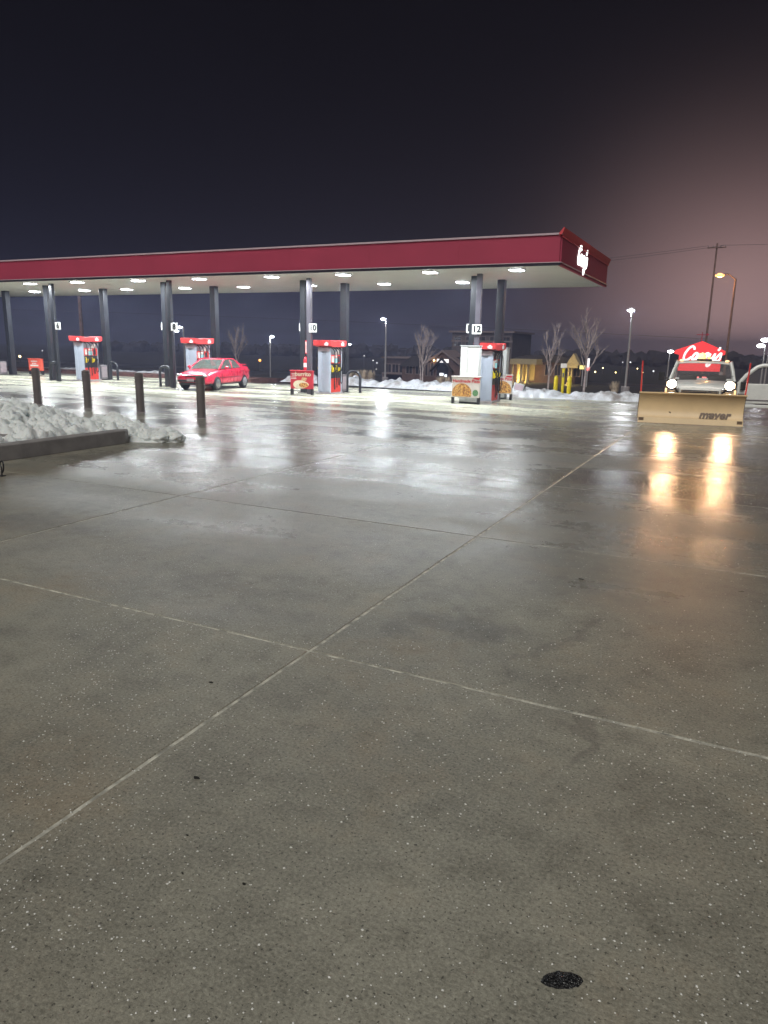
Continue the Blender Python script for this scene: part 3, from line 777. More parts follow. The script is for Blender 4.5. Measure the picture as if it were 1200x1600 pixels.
def lumpy(x, y, s, seed=0.0):
    return noise.fractal(Vector((x * s, y * s, seed)), .9, 2.1, 5)
def snow_pile():
    bm = bmesh.new(); nx_, ny_ = 300, 200; x0, x1, y0, y1 = -20.5, -9.9, 7.0, 13.6; grid = []
    for j in range(ny_ + 1):
        row = []
        for i in range(nx_ + 1):
            x = x0 + (x1 - x0) * i / nx_; y = y0 + (y1 - y0) * j / ny_
            # main heap on the raised walk, a tail past the kerb end
            d1 = ((x + 15.6) / 3.4) ** 2 + ((y - 10.2) / 2.35) ** 2
            d2 = ((x + 11.9) / 1.35) ** 2 + ((y - 11.55) / .62) ** 2
            d3 = ((x + 14.2) / 2.6) ** 2 + ((y - 8.2) / 1.6) ** 2
            h = max(.66 * max(0, 1 - d1) ** .62, .16 * max(0, 1 - d2) ** .7, .40 * max(0, 1 - d3) ** .6)
            if x < -11.44 and y < 10.95: h = max(h, .285 * min(1, (-11.3 - x) * 6) * min(1, (x + 20.2) * 2))
            if x > -11.44 and y < 10.95: h = 0
            elif x > -11.9 and y < 10.9: h = min(h + .10, .31 + (-11.44 - x) * .7)
            nz_ = lumpy(x, y, 1.5, 2) * .12 + lumpy(x, y, 6.5, 5) * .075
            cell = noise.cell(Vector((x * 4.2, y * 4.2, 0))) * .05
            vz = noise.voronoi(Vector((x * 3.6, y * 3.6, 1.0)))[0][0]
            h2 = h + (nz_ + cell * .3 + (.42 - vz) * .22 + (.4 - noise.voronoi(Vector((x * 8.5, y * 8.5, 3.0)))[0][0]) * .10) * min(1, h * 4) if h > 0 else -.05
            row.append(bm.verts.new((x + lumpy(x, y, 3, 9) * .03, y + lumpy(x, y, 3, 12) * .03, max(-.05, h2))))
        grid.append(row)
    for j in range(ny_):
        for i in range(nx_):
            q = (grid[j][i], grid[j][i + 1], grid[j + 1][i + 1], grid[j + 1][i])
            if max(v.co.z for v in q) > -.02: bm.faces.new(q)
    me = bpy.data.meshes.new('tmp'); bmesh.ops.delete(bm, geom=[v for v in bm.verts if not v.link_faces], context='VERTS'); bm.to_mesh(me)
    vv = [tuple(v.co) for v in me.vertices]; ff = [tuple(p.vertices) for p in me.polygons]; bm.free()
    # clods broken off along the tail
    tb = bmesh.new(); bmesh.ops.create_icosphere(tb, subdivisions=4, radius=1); tb.verts.index_update()
    iv = [v.co.normalized() for v in tb.verts]; ifc = [[v.index for v in f.verts] for f in tb.faces]; tb.free()
    tb = bmesh.new(); bmesh.ops.create_icosphere(tb, subdivisions=3, radius=1); tb.verts.index_update()
    iv3 = [v.co.normalized() for v in tb.verts]; if3 = [[v.index for v in f.verts] for f in tb.faces]; tb.free()
    def clod(x, y, r, z=None):
        sd = random.uniform(0, 50); sqx, sqz = random.uniform(.85, 1.3), random.uniform(.65, .9); o_ = len(vv)
        a, fc_ = (iv, ifc) if r > .11 else (iv3, if3)
        for p in a:
            k = 1 + .36 * noise.noise(p * 1.5 + Vector((sd, 0, 0))) + .20 * noise.noise(p * 3.6 + Vector((0, sd, 0))) + .09 * noise.noise(p * 8.5 + Vector((0, 0, sd)))
            vv.append((p.x * r * k * sqx + x, p.y * r * k + y, p.z * r * k * sqz + (z if z is not None else r * .5)))
        ff.extend([[q + o_ for q in f] for f in fc_])
    for k in range(150):
        t_ = random.random(); x = -13.2 + 2.7 * t_; y = 11.5 + random.uniform(-.50, .40) * (1.1 - .6 * t_) + .1 * t_
        rr = random.choice((.05, .07, .09, .12, .17, .2)) * random.uniform(.8, 1.2) * (1.15 - .35 * t_); clod(x, y, rr, rr * .5 + max(0, .24 - .24 * t_) * random.random() ** 1.5)
    for k in range(140):
        x = random.uniform(-17.5, -11.6); y = random.uniform(8.6, 12.3)
        d1 = ((x + 15.6) / 3.4) ** 2 + ((y - 10.2) / 2.35) ** 2
        z = .60 * max(0, 1 - d1) ** .62
        if z > .05 and x < -11.55: clod(x, y, random.choice((.04, .05, .07, .10, .16, .2)), z - .01)
    for x, y, r in ((-10.55, 11.62, .15), (-10.75, 11.5, .12), (-10.95, 11.72, .10), (-11.05, 11.3, .16)): clod(x, y, r)
    me = bpy.data.meshes.new('snow_pile'); me.from_pydata(vv, [], ff); me.polygons.foreach_set('use_smooth', [True] * len(me.polygons)); me.materials.append(MATS['snow'])
    o = bpy.data.objects.new('snow_pile', me); COL.objects.link(o)
    tag(o, 'big lumpy white pile of ploughed snow behind the dark kerb', 'snow pile')
snow_pile()
c = gnd(3, 744)
t = thing('wire_hoop', 'thin bent black wire hoop standing in front of the kerb', 'wire hoop', (c.x, c.y, 0))
MB().tube(spline([(0, 0, 0), (.01, 0, .12), (-.02, 0, .19), (.03, 0, .235), (.06, 0, .20), (.05, 0, .10), (.02, 0, .06)], 5), .011, 6).build('wire', 'black', t, smooth=True)
MB().box((0, 0, .006), (.10, .07, .012)).build('foot', 'black', t)

def bank(name, lab, pts, wd, ht, mt, seed):
    """ridge of ploughed snow along a polyline"""
    pts = [Vector((p[0], p[1], 0)) for p in pts]; path = spline(pts, 40); bm = bmesh.new(); rows = []; m_ = 16
    for i, p in enumerate(path):
        tg = (path[min(i + 1, len(path) - 1)] - path[max(i - 1, 0)]).normalized(); nn = Vector((-tg.y, tg.x, 0))
        e = min(1, min(i, len(path) - 1 - i) / 10.0 + .15); row = []
        for k in range(m_ + 1):
            u = -1 + 2 * k / m_
            q = p + nn * u * wd * (.5 + .16 * noise.noise(Vector((i * .11, seed, 0))))
            h = ht * e * (1 - u * u) * (.75 + .5 * noise.noise(Vector((p.x * .5, p.y * .5, seed))))
            h += (1 - u * u) * e * (noise.fractal(Vector((q.x * 1.9, q.y * 1.9, seed)), .9, 2.1, 5) * .30 * ht + (.4 - noise.voronoi(Vector((q.x * 2.5, q.y * 2.5, seed)))[0][0]) * .45 * ht)
            row.append(bm.verts.new((q.x, q.y, -.03 + max(0, h))))
        rows.append(row)
    for i in range(len(rows) - 1):
        for k in range(m_): bm.faces.new((rows[i][k], rows[i][k + 1], rows[i + 1][k + 1], rows[i + 1][k]))
    for f in bm.faces: f.smooth = True
    bmesh.ops.recalc_face_normals(bm, faces=bm.faces)
    me = bpy.data.meshes.new(name); bm.to_mesh(me); bm.free(); me.materials.append(MATS[mt])
    o = bpy.data.objects.new(name, me); COL.objects.link(o); tag(o, lab, 'snow bank', 'snow banks round the lot')
bank('snow_bank', 'dirty snow bank at the foot of the yellow posts', [(-9.8, 31.0), (-8.2, 31.6), (-6.4, 31.7), (-4.6, 32.1), (-2.6, 32.5), (.6, 32.8)], 1.5, .42, 'snow_dirty', 3)
bank('snow_bank', 'long low snow bank beneath the tall lamp post with concrete base', [(-23.5, 35.2), (-20, 34.8), (-16.5, 34.2), (-13, 33.8), (-10.4, 33.5)], 1.5, .52, 'snow_dirty', 11)
bank('snow_bank', 'patchy low snow strip over red mulch behind the pump islands', [(-44, 34.2), (-38, 34.5), (-32, 34.3), (-26.5, 34.6)], 1.2, .34, 'snow_dirty', 21)
bank('snow_bank', 'flat snow patch left behind the parked red car', [(-29.6, 32.7), (-27.8, 32.6), (-26.0, 32.7)], 1.0, .28, 'snow_dirty', 31)

# ------------------------------------------------------------------ red sedan (front towards local -y)
def loft(stations, close=True):
    """stations: list of rings (lists of points) with equal counts"""
    b = MB(); n = len(stations[0])
    for r_ in stations: b.v += [Vector(p) for p in r_]
    for i in range(len(stations) - 1):
        for k in range(n if close else n - 1):
            b.f.append([i * n + k, i * n + (k + 1) % n, (i + 1) * n + (k + 1) % n, (i + 1) * n + k])
    b.f.append(list(range(n))[::-1]); b.f.append([(len(stations) - 1) * n + k for k in range(n)])
    return b
def subsurf(o, lv=2):
    mm = o.modifiers.new('sub', 'SUBSURF'); mm.levels = lv; mm.render_levels = lv
    o.data.polygons.foreach_set('use_smooth', [True] * len(o.data.polygons)); return o
def wheel(t, x, y, r, wd, spokes=5, rimmat='chrome'):
    s = 1 if x > 0 else -1
    ty = MB().lathe([(r * .62, -wd / 2), (r * .93, -wd / 2), (r, -wd * .32), (r, wd * .32), (r * .93, wd / 2), (r * .62, wd / 2)], (x, y, r), 28, 0).build('wheel', 'rubber', t, smooth=True)
    rm = MB().lathe([(r * .64, s * -wd * .3), (r * .66, s * wd * .46), (r * .60, s * wd * .50), (r * .56, s * wd * .34), (r * .02, s * wd * .30)], (x, y, r), 28, 0)
    rm.build('rim', 'black' if spokes else rimmat, ty, smooth=True)
    if spokes:
        sp_ = MB()
        for k in range(spokes):
            a = 2 * math.pi * k / spokes + .3
            q = MB().box((0, 0, r * .31), (.03, r * .17, r * .60)); q.xf(Matrix.Translation((x + s * wd * .42, y, r)) @ Matrix.Rotation(a, 4, 'X')); sp_.add(q.v, q.f)
        sp_.lathe([(r * .16, 0), (r * .15, s * .03), (.005, s * .035)], (x + s * wd * .40, y, r), 14, 0)
        sp_.lathe([(r * .66, 0), (r * .66, s * .02), (r * .58, s * .02)], (x + s * wd * .44, y, r), 28, 0)
        sp_.build('spokes', rimmat, ty, smooth=True)
    return ty
def sedan(loc, rz):
    t = thing('red_sedan', 'bright red four-door sedan parked at a pump island', 'car', loc, rz)
    hw = .84
    # lower body: stations along y (front = -2.15 .. rear 2.15): (y, half width, bottom z, belt z, deck z, deck half width)
    st = [(-2.16, .58, .34, .52, .60, .50), (-2.08, .74, .25, .54, .68, .62), (-1.80, .81, .22, .60, .76, .66), (-1.3, .84, .22, .66, .83, .68), (-.85, .845, .22, .72, .90, .70), (-.3, .85, .22, .76, .91, .74),
          (.4, .85, .22, .78, .92, .76), (1.0, .85, .23, .80, .94, .76), (1.45, .84, .25, .82, .98, .72), (1.85, .81, .28, .84, 1.0, .68), (2.08, .74, .32, .80, .97, .62), (2.17, .62, .40, .72, .88, .54)]
    rings = []
    for y, hw_, zb, zm, zt, wt in st:
        r_ = [(hw_ * .90, y, zb), (hw_, y, zb + .12), (hw_ * 1.0, y, (zb + zm) / 2 + .04), (hw_ * .985, y, zm), (hw_ * .93, y, zm + (zt - zm) * .7), (wt, y, zt), (wt * .5, y, zt + .02)]
        rings.append(r_ + [(-x, yy, z) for x, yy, z in r_[::-1]])
    body = subsurf(loft(rings).build('body', 'car_red', t), 2)
    # cut wheel openings
    cut = MB()
    for y in (-1.32, 1.30): cut.lathe([(.37, -1.2), (.37, 1.2)], (0, y, .31), 28, 0)
    co = cut.build('wheel_cut', 'car_black', None); 
    bo = body.modifiers.new('cut', 'BOOLEAN'); bo.operation = 'DIFFERENCE'; bo.object = co; bo.solver = 'EXACT'
    dg = bpy.context.evaluated_depsgraph_get(); me = bpy.data.meshes.new_from_object(body.evaluated_get(dg))
    body.modifiers.clear(); body.data = me; bpy.data.objects.remove(co)
    MB().box((0, 0, .38), (1.52, 3.7, .30)).build('underbody', 'car_black', t)
    # greenhouse: pillars and roof
    def gp(y, w0, z): return (w0, y, z)
    B = dict(a=(-.88, .70, .91), r0=(-.18, .575, 1.335), r1=(.72, .575, 1.345), c=(1.42, .70, .985))
    rf = MB(); n = 7; rows = []
    for y, wv, z in ((-.20, .57, 1.325), (-.05, .59, 1.36), (.25, .60, 1.385), (.55, .59, 1.375), (.74, .57, 1.335)):
        rows.append([(wv * u, y, z - .035 * abs(u) ** 3 * (1 if abs(u) < 1 else 1.4)) for u in [-1 + 2 * i / n for i in range(n + 1)]])
    rf.v = [Vector(p) for r_ in rows for p in r_]
    rf.f = [[i * (n + 1) + k, i * (n + 1) + k + 1, (i + 1) * (n + 1) + k + 1, (i + 1) * (n + 1) + k] for i in range(4) for k in range(n)]
    ro = rf.build('roof', 'car_red', t); so = ro.modifiers.new('s', 'SOLIDIFY'); so.thickness = .03; subsurf(ro, 1)
    for s in (-1, 1):
        pl = MB()
        pl.tube([(s * .73, -.95, .90), (s * .66, -.56, 1.13), (s * .575, -.17, 1.325)], [.04, .035, .035], 8)
        pl.tube([(s * .775, .22, .90), (s * .69, .24, 1.15), (s * .585, .25, 1.345)], [.03, .028, .025], 8)
        pl.tube([(s * .575, -.18, 1.325), (s * .595, .25, 1.352), (s * .575, .74, 1.325)], .032, 8)
        pl.add([(s * .58, .70, 1.335), (s * .58, .80, 1.32), (s * .70, 1.52, .99), (s * .77, 1.30, .93), (s * .785, 1.06, .93)], [[0, 1, 2, 3, 4]])
        pl.build('pillars', 'car_red', t, smooth=True)
        MB().add([(s * .775, -.84, .925), (s * .77, .20, .935), (s * .60, .23, 1.335), (s * .59, -.17, 1.31)], [[0, 1, 2, 3]]).build('side_window', 'car_glass', t)
        MB().add([(s * .775, .26, .935), (s * .775, 1.06, .94), (s * .595, .70, 1.325), (s * .60, .28, 1.337)], [[0, 1, 2, 3]]).build('side_window', 'car_glass', t)
        mb = MB().ball((s * .93, -.62, .98), .09, 10, 6, (1.1, .7, .75)); mb.build('door_mirror', 'car_red', t, smooth=True)
        MB().box((s * .856, -.15, .56), (.02, 1.9, .035)).build('side_moulding', 'car_trim', t)
        for yy in (.02, 1.0): MB().box((s * .852, yy, .80), (.025, .17, .03)).build('door_handle', 'car_trim', t)
        for yy in (-.86, .24, 1.20): MB().box((s * .8505, yy, .58), (.008, .010, .50)).build('door_seam', 'car_black', t)
        MB().ball((s * .60, -2.03, .64), .13, 12, 6, (1.15, .75, .55)).build('headlight', 'steel', t, smooth=True)
        MB().ball((s * .60, 2.08, .78), .12, 10, 6, (1.2, .6, .7)).build('tail_light', 'ext_red', t, smooth=True)
        for y in (-1.32, 1.30): wheel(t, s * .76, y, .305, .20)
    MB().add([(-.70, -.93, .915), (.70, -.93, .915), (.56, -.19, 1.32), (-.56, -.19, 1.32)], [[0, 1, 2, 3]]).build('windscreen', 'car_glass', t)
    MB().add([(-.68, 1.50, .99), (.68, 1.50, .99), (.55, .78, 1.325), (-.55, .78, 1.325)], [[0, 1, 2, 3]]).build('rear_window', 'car_glass', t)
    bp = MB(); bp.box((0, -2.135, .42), (1.30, .12, .10)); bp.build('bumper_strip', 'car_black', t, bevel=.03)
    MB().box((0, -2.10, .31), (1.10, .10, .09)).build('air_intake', 'car_black', t, bevel=.02)
    MB().box((0, -2.15, .63), (.56, .06, .06)).build('grille', 'car_black', t, bevel=.02)
    MB().box((0, -2.205, .46), (.32, .02, .11)).build('number_plate', 'bin_trim', t)
    MB().box((0, 1.98, 1.06), (1.18, .16, .03)).build('spoiler', 'car_red', t, bevel=.012)
    for x in (-.38, .38):
        MB().box((x, -.02, .78), (.46, .14, .62)).build('front_seat', 'seat', t, bevel=.05)
    MB().box((0, .95, .75), (1.2, .16, .5)).build('rear_seat', 'seat', t, bevel=.05)
    MB().box((0, -.72, .84), (1.3, .30, .14)).build('dashboard', 'interior', t, bevel=.04)
    return t
sedan((-21.75, 26.60, 0), R(11))

# ------------------------------------------------------------------ plough truck (front towards local -y, origin under the front bumper)
def truck(loc, rz):
    t = thing('plow_truck', 'white pickup truck with yellow snow plough, headlights on and driver door open', 'truck', loc, rz)
    wh = 'truck_white'
    # hood and fenders
    st = [(.02, .90, .62, .98, 1.03, .80), (.12, .97, .56, 1.0, 1.10, .84), (.55, 1.0, .54, 1.03, 1.15, .86), (1.2, 1.02, .52, 1.06, 1.18, .88), (1.55, 1.02, .50, 1.08, 1.19, .90)]
    rings = []
    for y, hw, zb, zm, zt, wt in st:
        r_ = [(hw * .97, y, zb), (hw, y, zb + .12), (hw, y, zm - .06), (hw * .97, y, zm), (wt, y, zt - .02), (wt * .5, y, zt + .025)]
        rings.append(r_ + [(-x, yy, z) for x, yy, z in r_[::-1]])
    hood = loft(rings).build('hood_and_fenders', wh, t); subsurf(hood, 2)
    cut = MB().lathe([(.47, -1.3), (.47, 1.3)], (0, .80, .42), 28, 0)
    cut.box((0, .75, .40), (1.5, 1.2, .9))
    co = cut.build('c', 'black', None); bo = hood.modifiers.new('cut', 'BOOLEAN'); bo.object = co; bo.solver = 'EXACT'
    dg = bpy.context.evaluated_depsgraph_get(); me = bpy.data.meshes.new_from_object(hood.evaluated_get(dg)); hood.modifiers.clear(); hood.data = me; bpy.data.objects.remove(co)
    MB().box((0, 2.6, .58), (1.5, 5.0, .26)).build('chassis', 'black', t)
    # front end
    MB().box((0, -.005, .83), (1.16, .06, .30)).build('grille_surround', wh, t, bevel=.03)
    g = MB(); g.box((0, -.03, .83), (1.04, .04, .22)); gr = g.build('grille', 'car_black', t)
    for k in range(4): MB().box((0, -.056, .755 + .05 * k), (1.02, .02, .016)).build('grille_bar', 'steel', gr)
    MB().ball((0, -.065, .83), .07, 12, 6, (1.3, .3, .6)).build('badge', 'steel', gr, smooth=True)
    MB().box((0, -.10, .55), (2.0, .18, .22)).build('bumper', wh, t, bevel=.05)
    MB().box((0, -.195, .56), (.34, .02, .13)).build('number_plate', 'bin_trim', t)
    for s in (-1, 1):
        hl_ = MB().box((s * .76, -.02, .90), (.34, .10, .22)).build('headlight', 'steel', t, bevel=.03)
        MB().lathe([(.105, -.05), (.10, -.075), (.03, -.085)], (s * .74, -.02, .91), 18, 1).build('headlight_lens', 'chrome', hl_, smooth=True)
        MB().box((s * .945, .0, .90), (.07, .10, .16)).build('turn_signal', 'lens_amber_small', hl_, bevel=.02)
        # raised plough lamps beside the headlights
        pod = MB().box((s * .80, -.42, 1.12), (.30, .16, .26)).build('plow_lamp', 'black', t, bevel=.03)
        MB().lathe([(.125, 0), (.12, -.03), (.03, -.045)], (s * .78, -.50, 1.12), 18, 1).build('lamp_lens', 'lens_head', pod, smooth=True)
        MB().box((s * .90, -.502, 1.12), (.05, .02, .14)).build('turn_signal', 'lens_amber_small', pod)
        MB().tube([(s * .70, -.40, 1.03), (s * .55, -.34, .80), (s * .45, -.30, .55)], .025, 8).build('lamp_bracket', 'black', pod)
        light('SPOT', 'headlamp', t, (s * .78, -.60, 1.12), 150, (1.0, .56, .30), (0, -1, -.045), .07, 75, .6)
    # cab
    cb = MB(); cb.box((0, 2.35, .80), (2.0, 1.62, .66)); cb.build('cab', wh, t, bevel=.05)
    MB().box((0, 1.72, 1.12), (1.70, .40, .12)).build('dashboard', 'interior', t, bevel=.03)
    rows = []; n = 8; rf = MB()
    for y, wv, z in ((2.02, .80, 1.735), (2.12, .83, 1.775), (2.5, .85, 1.80), (2.95, .84, 1.79), (3.12, .80, 1.74)):
        rows.append([(wv * u, y, z - .045 * abs(u) ** 4) for u in [-1 + 2 * i / n for i in range(n + 1)]])
    rf.v = [Vector(p) for r_ in rows for p in r_]; rf.f = [[i * (n + 1) + k, i * (n + 1) + k + 1, (i + 1) * (n + 1) + k + 1, (i + 1) * (n + 1) + k] for i in range(4) for k in range(n)]
    ro = rf.build('roof', wh, t); so = ro.modifiers.new('s', 'SOLIDIFY'); so.thickness = .05; subsurf(ro, 1)
    for s in (-1, 1):
        pl = MB(); pl.tube([(s * .96, 1.50, 1.12), (s * .88, 1.80, 1.45), (s * .80, 2.05, 1.73)], [.045, .04, .04], 8)
        pl.tube([(s * .97, 3.14, 1.1), (s * .90, 3.13, 1.45), (s * .81, 3.10, 1.74)], [.06, .06, .06], 8)
        pl.tube([(s * .80, 2.03, 1.73), (s * .83, 2.5, 1.755), (s * .81, 3.10, 1.74)], .035, 8)
        pl.build('pillars', wh, t, smooth=True)
    MB().add([(-.93, 1.50, 1.13), (.93, 1.50, 1.13), (.78, 2.03, 1.72), (-.78, 2.03, 1.72)], [[0, 1, 2, 3]]).build('windscreen', 'truck_glass', t)
    MB().add([(-.92, 3.15, 1.13), (.92, 3.15, 1.13), (.78, 3.13, 1.72), (-.78, 3.13, 1.72)], [[0, 1, 2, 3]]).build('rear_window', 'truck_glass', t)
    MB().add([(-.965, 1.58, 1.13), (-.965, 3.08, 1.13), (-.82, 3.06, 1.71), (-.82, 2.08, 1.71)], [[0, 1, 2, 3]]).build('side_window', 'truck_glass', t)
    for x in (-.45, .45): MB().box((x, 2.85, 1.05), (.55, .16, .55)).build('seat', 'interior', t, bevel=.05)
    MB().tube([(.45 + .18 * math.cos(a), 1.98 + .05 * math.sin(a), 1.12 + .17 * math.sin(a)) for a in [2 * math.pi * i / 16 for i in range(17)]], .014, 6).build('steering_wheel', 'black', t)
    for s_, yy in ((-.60, 1.46), (.28, 1.46)): MB().tube([(s_, yy, 1.18), (s_ + .62, yy + .16, 1.34)], .008, 5).build('wiper', 'black', t)
    # beacons on the roof
    for x in (-.68, .68): MB().ball((x, 2.14, 1.79), .055, 10, 6, (1.2, 1, .6)).build('clearance_light', 'lens_amber_small', t, smooth=True)
    bc = MB().box((0, 2.35, 1.82), (.46, .22, .05)).build('beacon_bar', 'black', t)
    MB().lathe([(.11, 1.845), (.11, 1.97), (.075, 2.02), (.005, 2.04)], (-.08, 2.35, 0), 14).build('beacon', 'lens_amber', bc, smooth=True)
    MB().ball((.14, 2.30, 1.89), .05, 10, 6).build('beacon', 'lens_amber', bc, smooth=True)
    light('POINT', 'beacon_lamp', t, (-.08, 2.15, 2.02), 1.2, (1.0, .5, .1), None, .07)
    # bed
    b_ = MB(); b_.box((-.98, 4.35, .86), (.08, 2.2, .54)); b_.box((.98, 4.35, .86), (.08, 2.2, .54)); b_.box((0, 3.27, .86), (1.88, .06, .54)); b_.box((0, 5.44, .86), (2.04, .06, .54)); b_.box((0, 4.35, .64), (1.88, 2.1, .06))
    b_.build('bed', wh, t, bevel=.02)
    for s in (-1, 1):
        MB().box((s * .96, 5.475, .95), (.10, .02, .3)).build('tail_light', 'ext_red', t)
        for y in (.80, 4.45): wheel(t, s * .86, y, .39, .26, 6, 'steel')
    mr = MB(); mr.tube([(-.98, 1.72, 1.20), (-1.14, 1.70, 1.24)], .025, 6); mr.box((-1.22, 1.70, 1.27), (.18, .10, .26)); mr.build('door_mirror', 'black', t, bevel=.015)
    # open driver door, hinged at the A pillar, swung out almost square to the cab
    dr = thing('door', None, None); dr.parent = t; dr.location = (1.01, 1.60, 0); dr.rotation_euler.z = R(6)
    del_keys = [k for k in ('label', 'category') if k in dr]
    for k in del_keys: del dr[k]
    return t, dr
tk, dr = truck((-1.10, 23.75, 0), R(2.0))
# the door is built along local +x from its hinge
bpy.data.objects.remove(dr)
hinge = (1.03, 1.62, 0)
dm = Matrix.Translation(hinge) @ Matrix.Rotation(R(9), 4, 'Z')
b = MB(); b.box((.60, 0, .82), (1.18, .10, .62)); b.xf(dm); door = b.build('open_door', 'truck_white', tk, bevel=.03)
door['label'] = 'driver door swung wide open'
b = MB(); b.tube([(.04, 0, 1.10), (.22, 0, 1.36), (.52, 0, 1.64), (.66, 0, 1.69), (1.10, 0, 1.70), (1.18, 0, 1.66), (1.19, 0, 1.12)], .06, 8); b.xf(dm); b.build('window_frame', 'truck_white', door, smooth=True)
b = MB(); b.add([(.07, 0, 1.12), (1.18, 0, 1.12), (1.17, 0, 1.66), (.60, 0, 1.67), (.25, 0, 1.38)], [[0, 1, 2, 3, 4]]); b.xf(dm); b.build('window_pane', 'truck_glass', door)
b = MB(); b.box((.16, -.10, 1.05), (.14, .12, .26)); b.xf(dm); b.build('door_mirror', 'black', door, bevel=.02)
b = MB(); b.box((.60, -.056, .62), (1.14, .02, .035)); b.box((.14, -.062, .80), (.20, .02, .03)); b.xf(dm); b.build('moulding', 'bin_grey', door)
b = MB(); b.box((1.02, -.06, 1.02), (.18, .03, .04)); b.xf(dm); b.build('door_handle', 'black', door)
b = MB(); b.box((.62, .03, .43), (1.16, .10, .10)); b.xf(dm); b.build('lower_trim', 'truck_white', door, bevel=.02)

# plough: curved blade with cutting edge, marker rods, frame
pw = 2.86
pm = Matrix.Translation((-.18, -1.05, 0)) @ Matrix.Rotation(R(7), 4, 'Z')
prof = [(-.02, .10), (.05, .16), (.115, .28), (.14, .42), (.13, .56), (.08, .72), (-.01, .85), (-.06, .89)]
pf = [(y, z) for y, z in prof]; back = [(y + .025, z) for y, z in prof[::-1]]
b = MB(); nseg = 10
b.prism(pf + back, 0, -pw / 2, pw / 2); b.xf(pm)
blade = b.build('plow_blade', 'plow_yellow', tk, smooth=True)
b = MB(); b.prism([(-.075, .006), (-.04, .006), (.0, .17), (-.03, .17)], 0, -pw / 2 + .01, pw / 2 - .01); b.xf(pm); b.build('cutting_edge', 'plow_yellow', blade)
b = MB(); b.prism([(-.10, .865), (-.05, .865), (-.05, .90), (-.10, .90)], 0, -pw / 2 - .01, pw / 2 + .01); b.xf(pm); b.build('top_lip', 'plow_yellow', blade)
for s in (-1, 1):
    b = MB(); b.prism(pf + [(y + .10, z) for y, z in prof[::-1]], 0, s * pw / 2 - .008, s * pw / 2 + .008); b.xf(pm); b.build('end_rib', 'plow_edge', blade)
    b = MB(); b.tube([(s * (pw / 2 - .03), .05, .86), (s * (pw / 2 + .0), .05, 1.78)], .022, 8); b.xf(pm); b.build('marker_rod', 'rod_red', blade)
    b = MB(); b.box((s * (pw / 2 - .10), -.05, .11), (.14, .02, .09)); b.xf(pm); b.build('wear_shoe', 'plow_print', blade)
tx = text('lettering', 'meyer', .32, 'plow_print', blade, (0, 0, 0), depth=.006, shear=.25, bold=.012)
tx.matrix_local = pm @ Matrix.Translation((.66, .075, .285)) @ Matrix.Rotation(R(90 - 20), 4, 'X')
b = MB(); b.box((.52, .045, .165), (.46, .05, .02)); b.xf(pm); b.build('underline', 'plow_print', blade)
b = MB()
for s in (-1, 1): b.tube([(s * .55, .12, .30), (s * .38, 1.0, .42)], .04, 8)
b.box((0, .20, .45), (1.6, .10, .10)); b.box((0, .85, .62), (.9, .10, .50)); b.xf(pm); b.build('push_frame', 'plow_edge', tk)

# ------------------------------------------------------------------ lamps, poles, wires
def lamp_post(lab, px, top, base_y_dist, lens, energy, colr, arm=(-.45, 0), base=True, hr=.16, pole='lamp_pole', head='box', group='lamp posts beyond the lot', r=.08, emitpx=None):
    p = aty(px, top, base_y_dist); gz = ground_z(base_y_dist)
    t = thing('street_lamp', lab, 'street lamp', (p.x - arm[0], p.y, gz), 0, group)
    hz = p.z - gz
    if base: MB().lathe([(.30, 0), (.30, .70), (.27, .74)], n=16).build('base', 'lamp_base', t)
    MB().tube([(0, 0, 0), (0, 0, hz * .5), (0, 0, hz + .02)], [r * 1.15, r, r * .8], 10).build('pole', pole, t, smooth=True)
    MB().tube([(0, 0, hz), (arm[0] * .5, 0, hz + .05 + arm[1]), (arm[0], 0, hz + .05 + arm[1])], r * .5, 8).build('arm', pole, t, smooth=True)
    hd = MB().box((arm[0], 0, hz + .03 + arm[1]), (.50, .34, .10)).build('lamp_head', 'housing', t, bevel=.03)
    MB().ball((arm[0], 0, hz - .02 + arm[1]), hr, 12, 8, (1.3, 1, .6)).build('lens', lens, hd, smooth=True)
    if energy: light('POINT', 'bulb', t, (arm[0], 0, hz - .22 + arm[1]), energy, colr, None, .12)
    return t
lamp_post('tall lamp post with bright white head beyond the yellow posts', 986, 484, 55, 'lens_cool', 500, (.9, .95, 1), (-.1, 0), hr=.20)
lamp_post('lamp post with white head and square concrete base, seen between the numbered columns', 599, 498, 62, 'lens_cool', 420, (.9, .95, 1), (-.30, 0), hr=.20)
lamp_post('lamp post with white head behind the red car, beside a small bare tree', 425, 526, 85, 'lens_cool', 260, (.9, .95, 1), (.35, 0), base=False, hr=.24)
lamp_post('double-arm white lamp post just above the fuel dispenser behind the car', 281, 511, 70, 'lens_cool', 250, (.9, .95, 1), (-.55, 0), base=False, hr=.22)
lamp_post('second white lamp head close beside the double-arm lamp post', 276, 517, 76, 'lens_cool', 0, (.9, .95, 1), (.5, 0), base=False, hr=.24)
lamp_post('small round white lamp beside the column of pump ten', 546, 538, 110, 'lens_cool', 0, (.9, .95, 1), (.3, 0), base=False, hr=.24)
lamp_post('orange sodium street lamp on a tall curved arm behind the truck', 1124, 437, 58, 'lens_sodium', 420, (1, .45, .1), (-1.05, .32), base=False, hr=.24, pole='wood_pole', group='street lamps behind the truck')
lamp_post('upper of two white lamps beyond the open truck door', 1196, 531, 80, 'lens_cool', 0, (1, 1, 1), (-.4, 0), base=False, hr=.30, group='street lamps behind the truck')
lamp_post('lower of two white lamps beyond the open truck door', 1189, 540, 82, 'lens_cool', 0, (1, 1, 1), (-.4, 0), base=False, hr=.30, group='street lamps behind the truck')
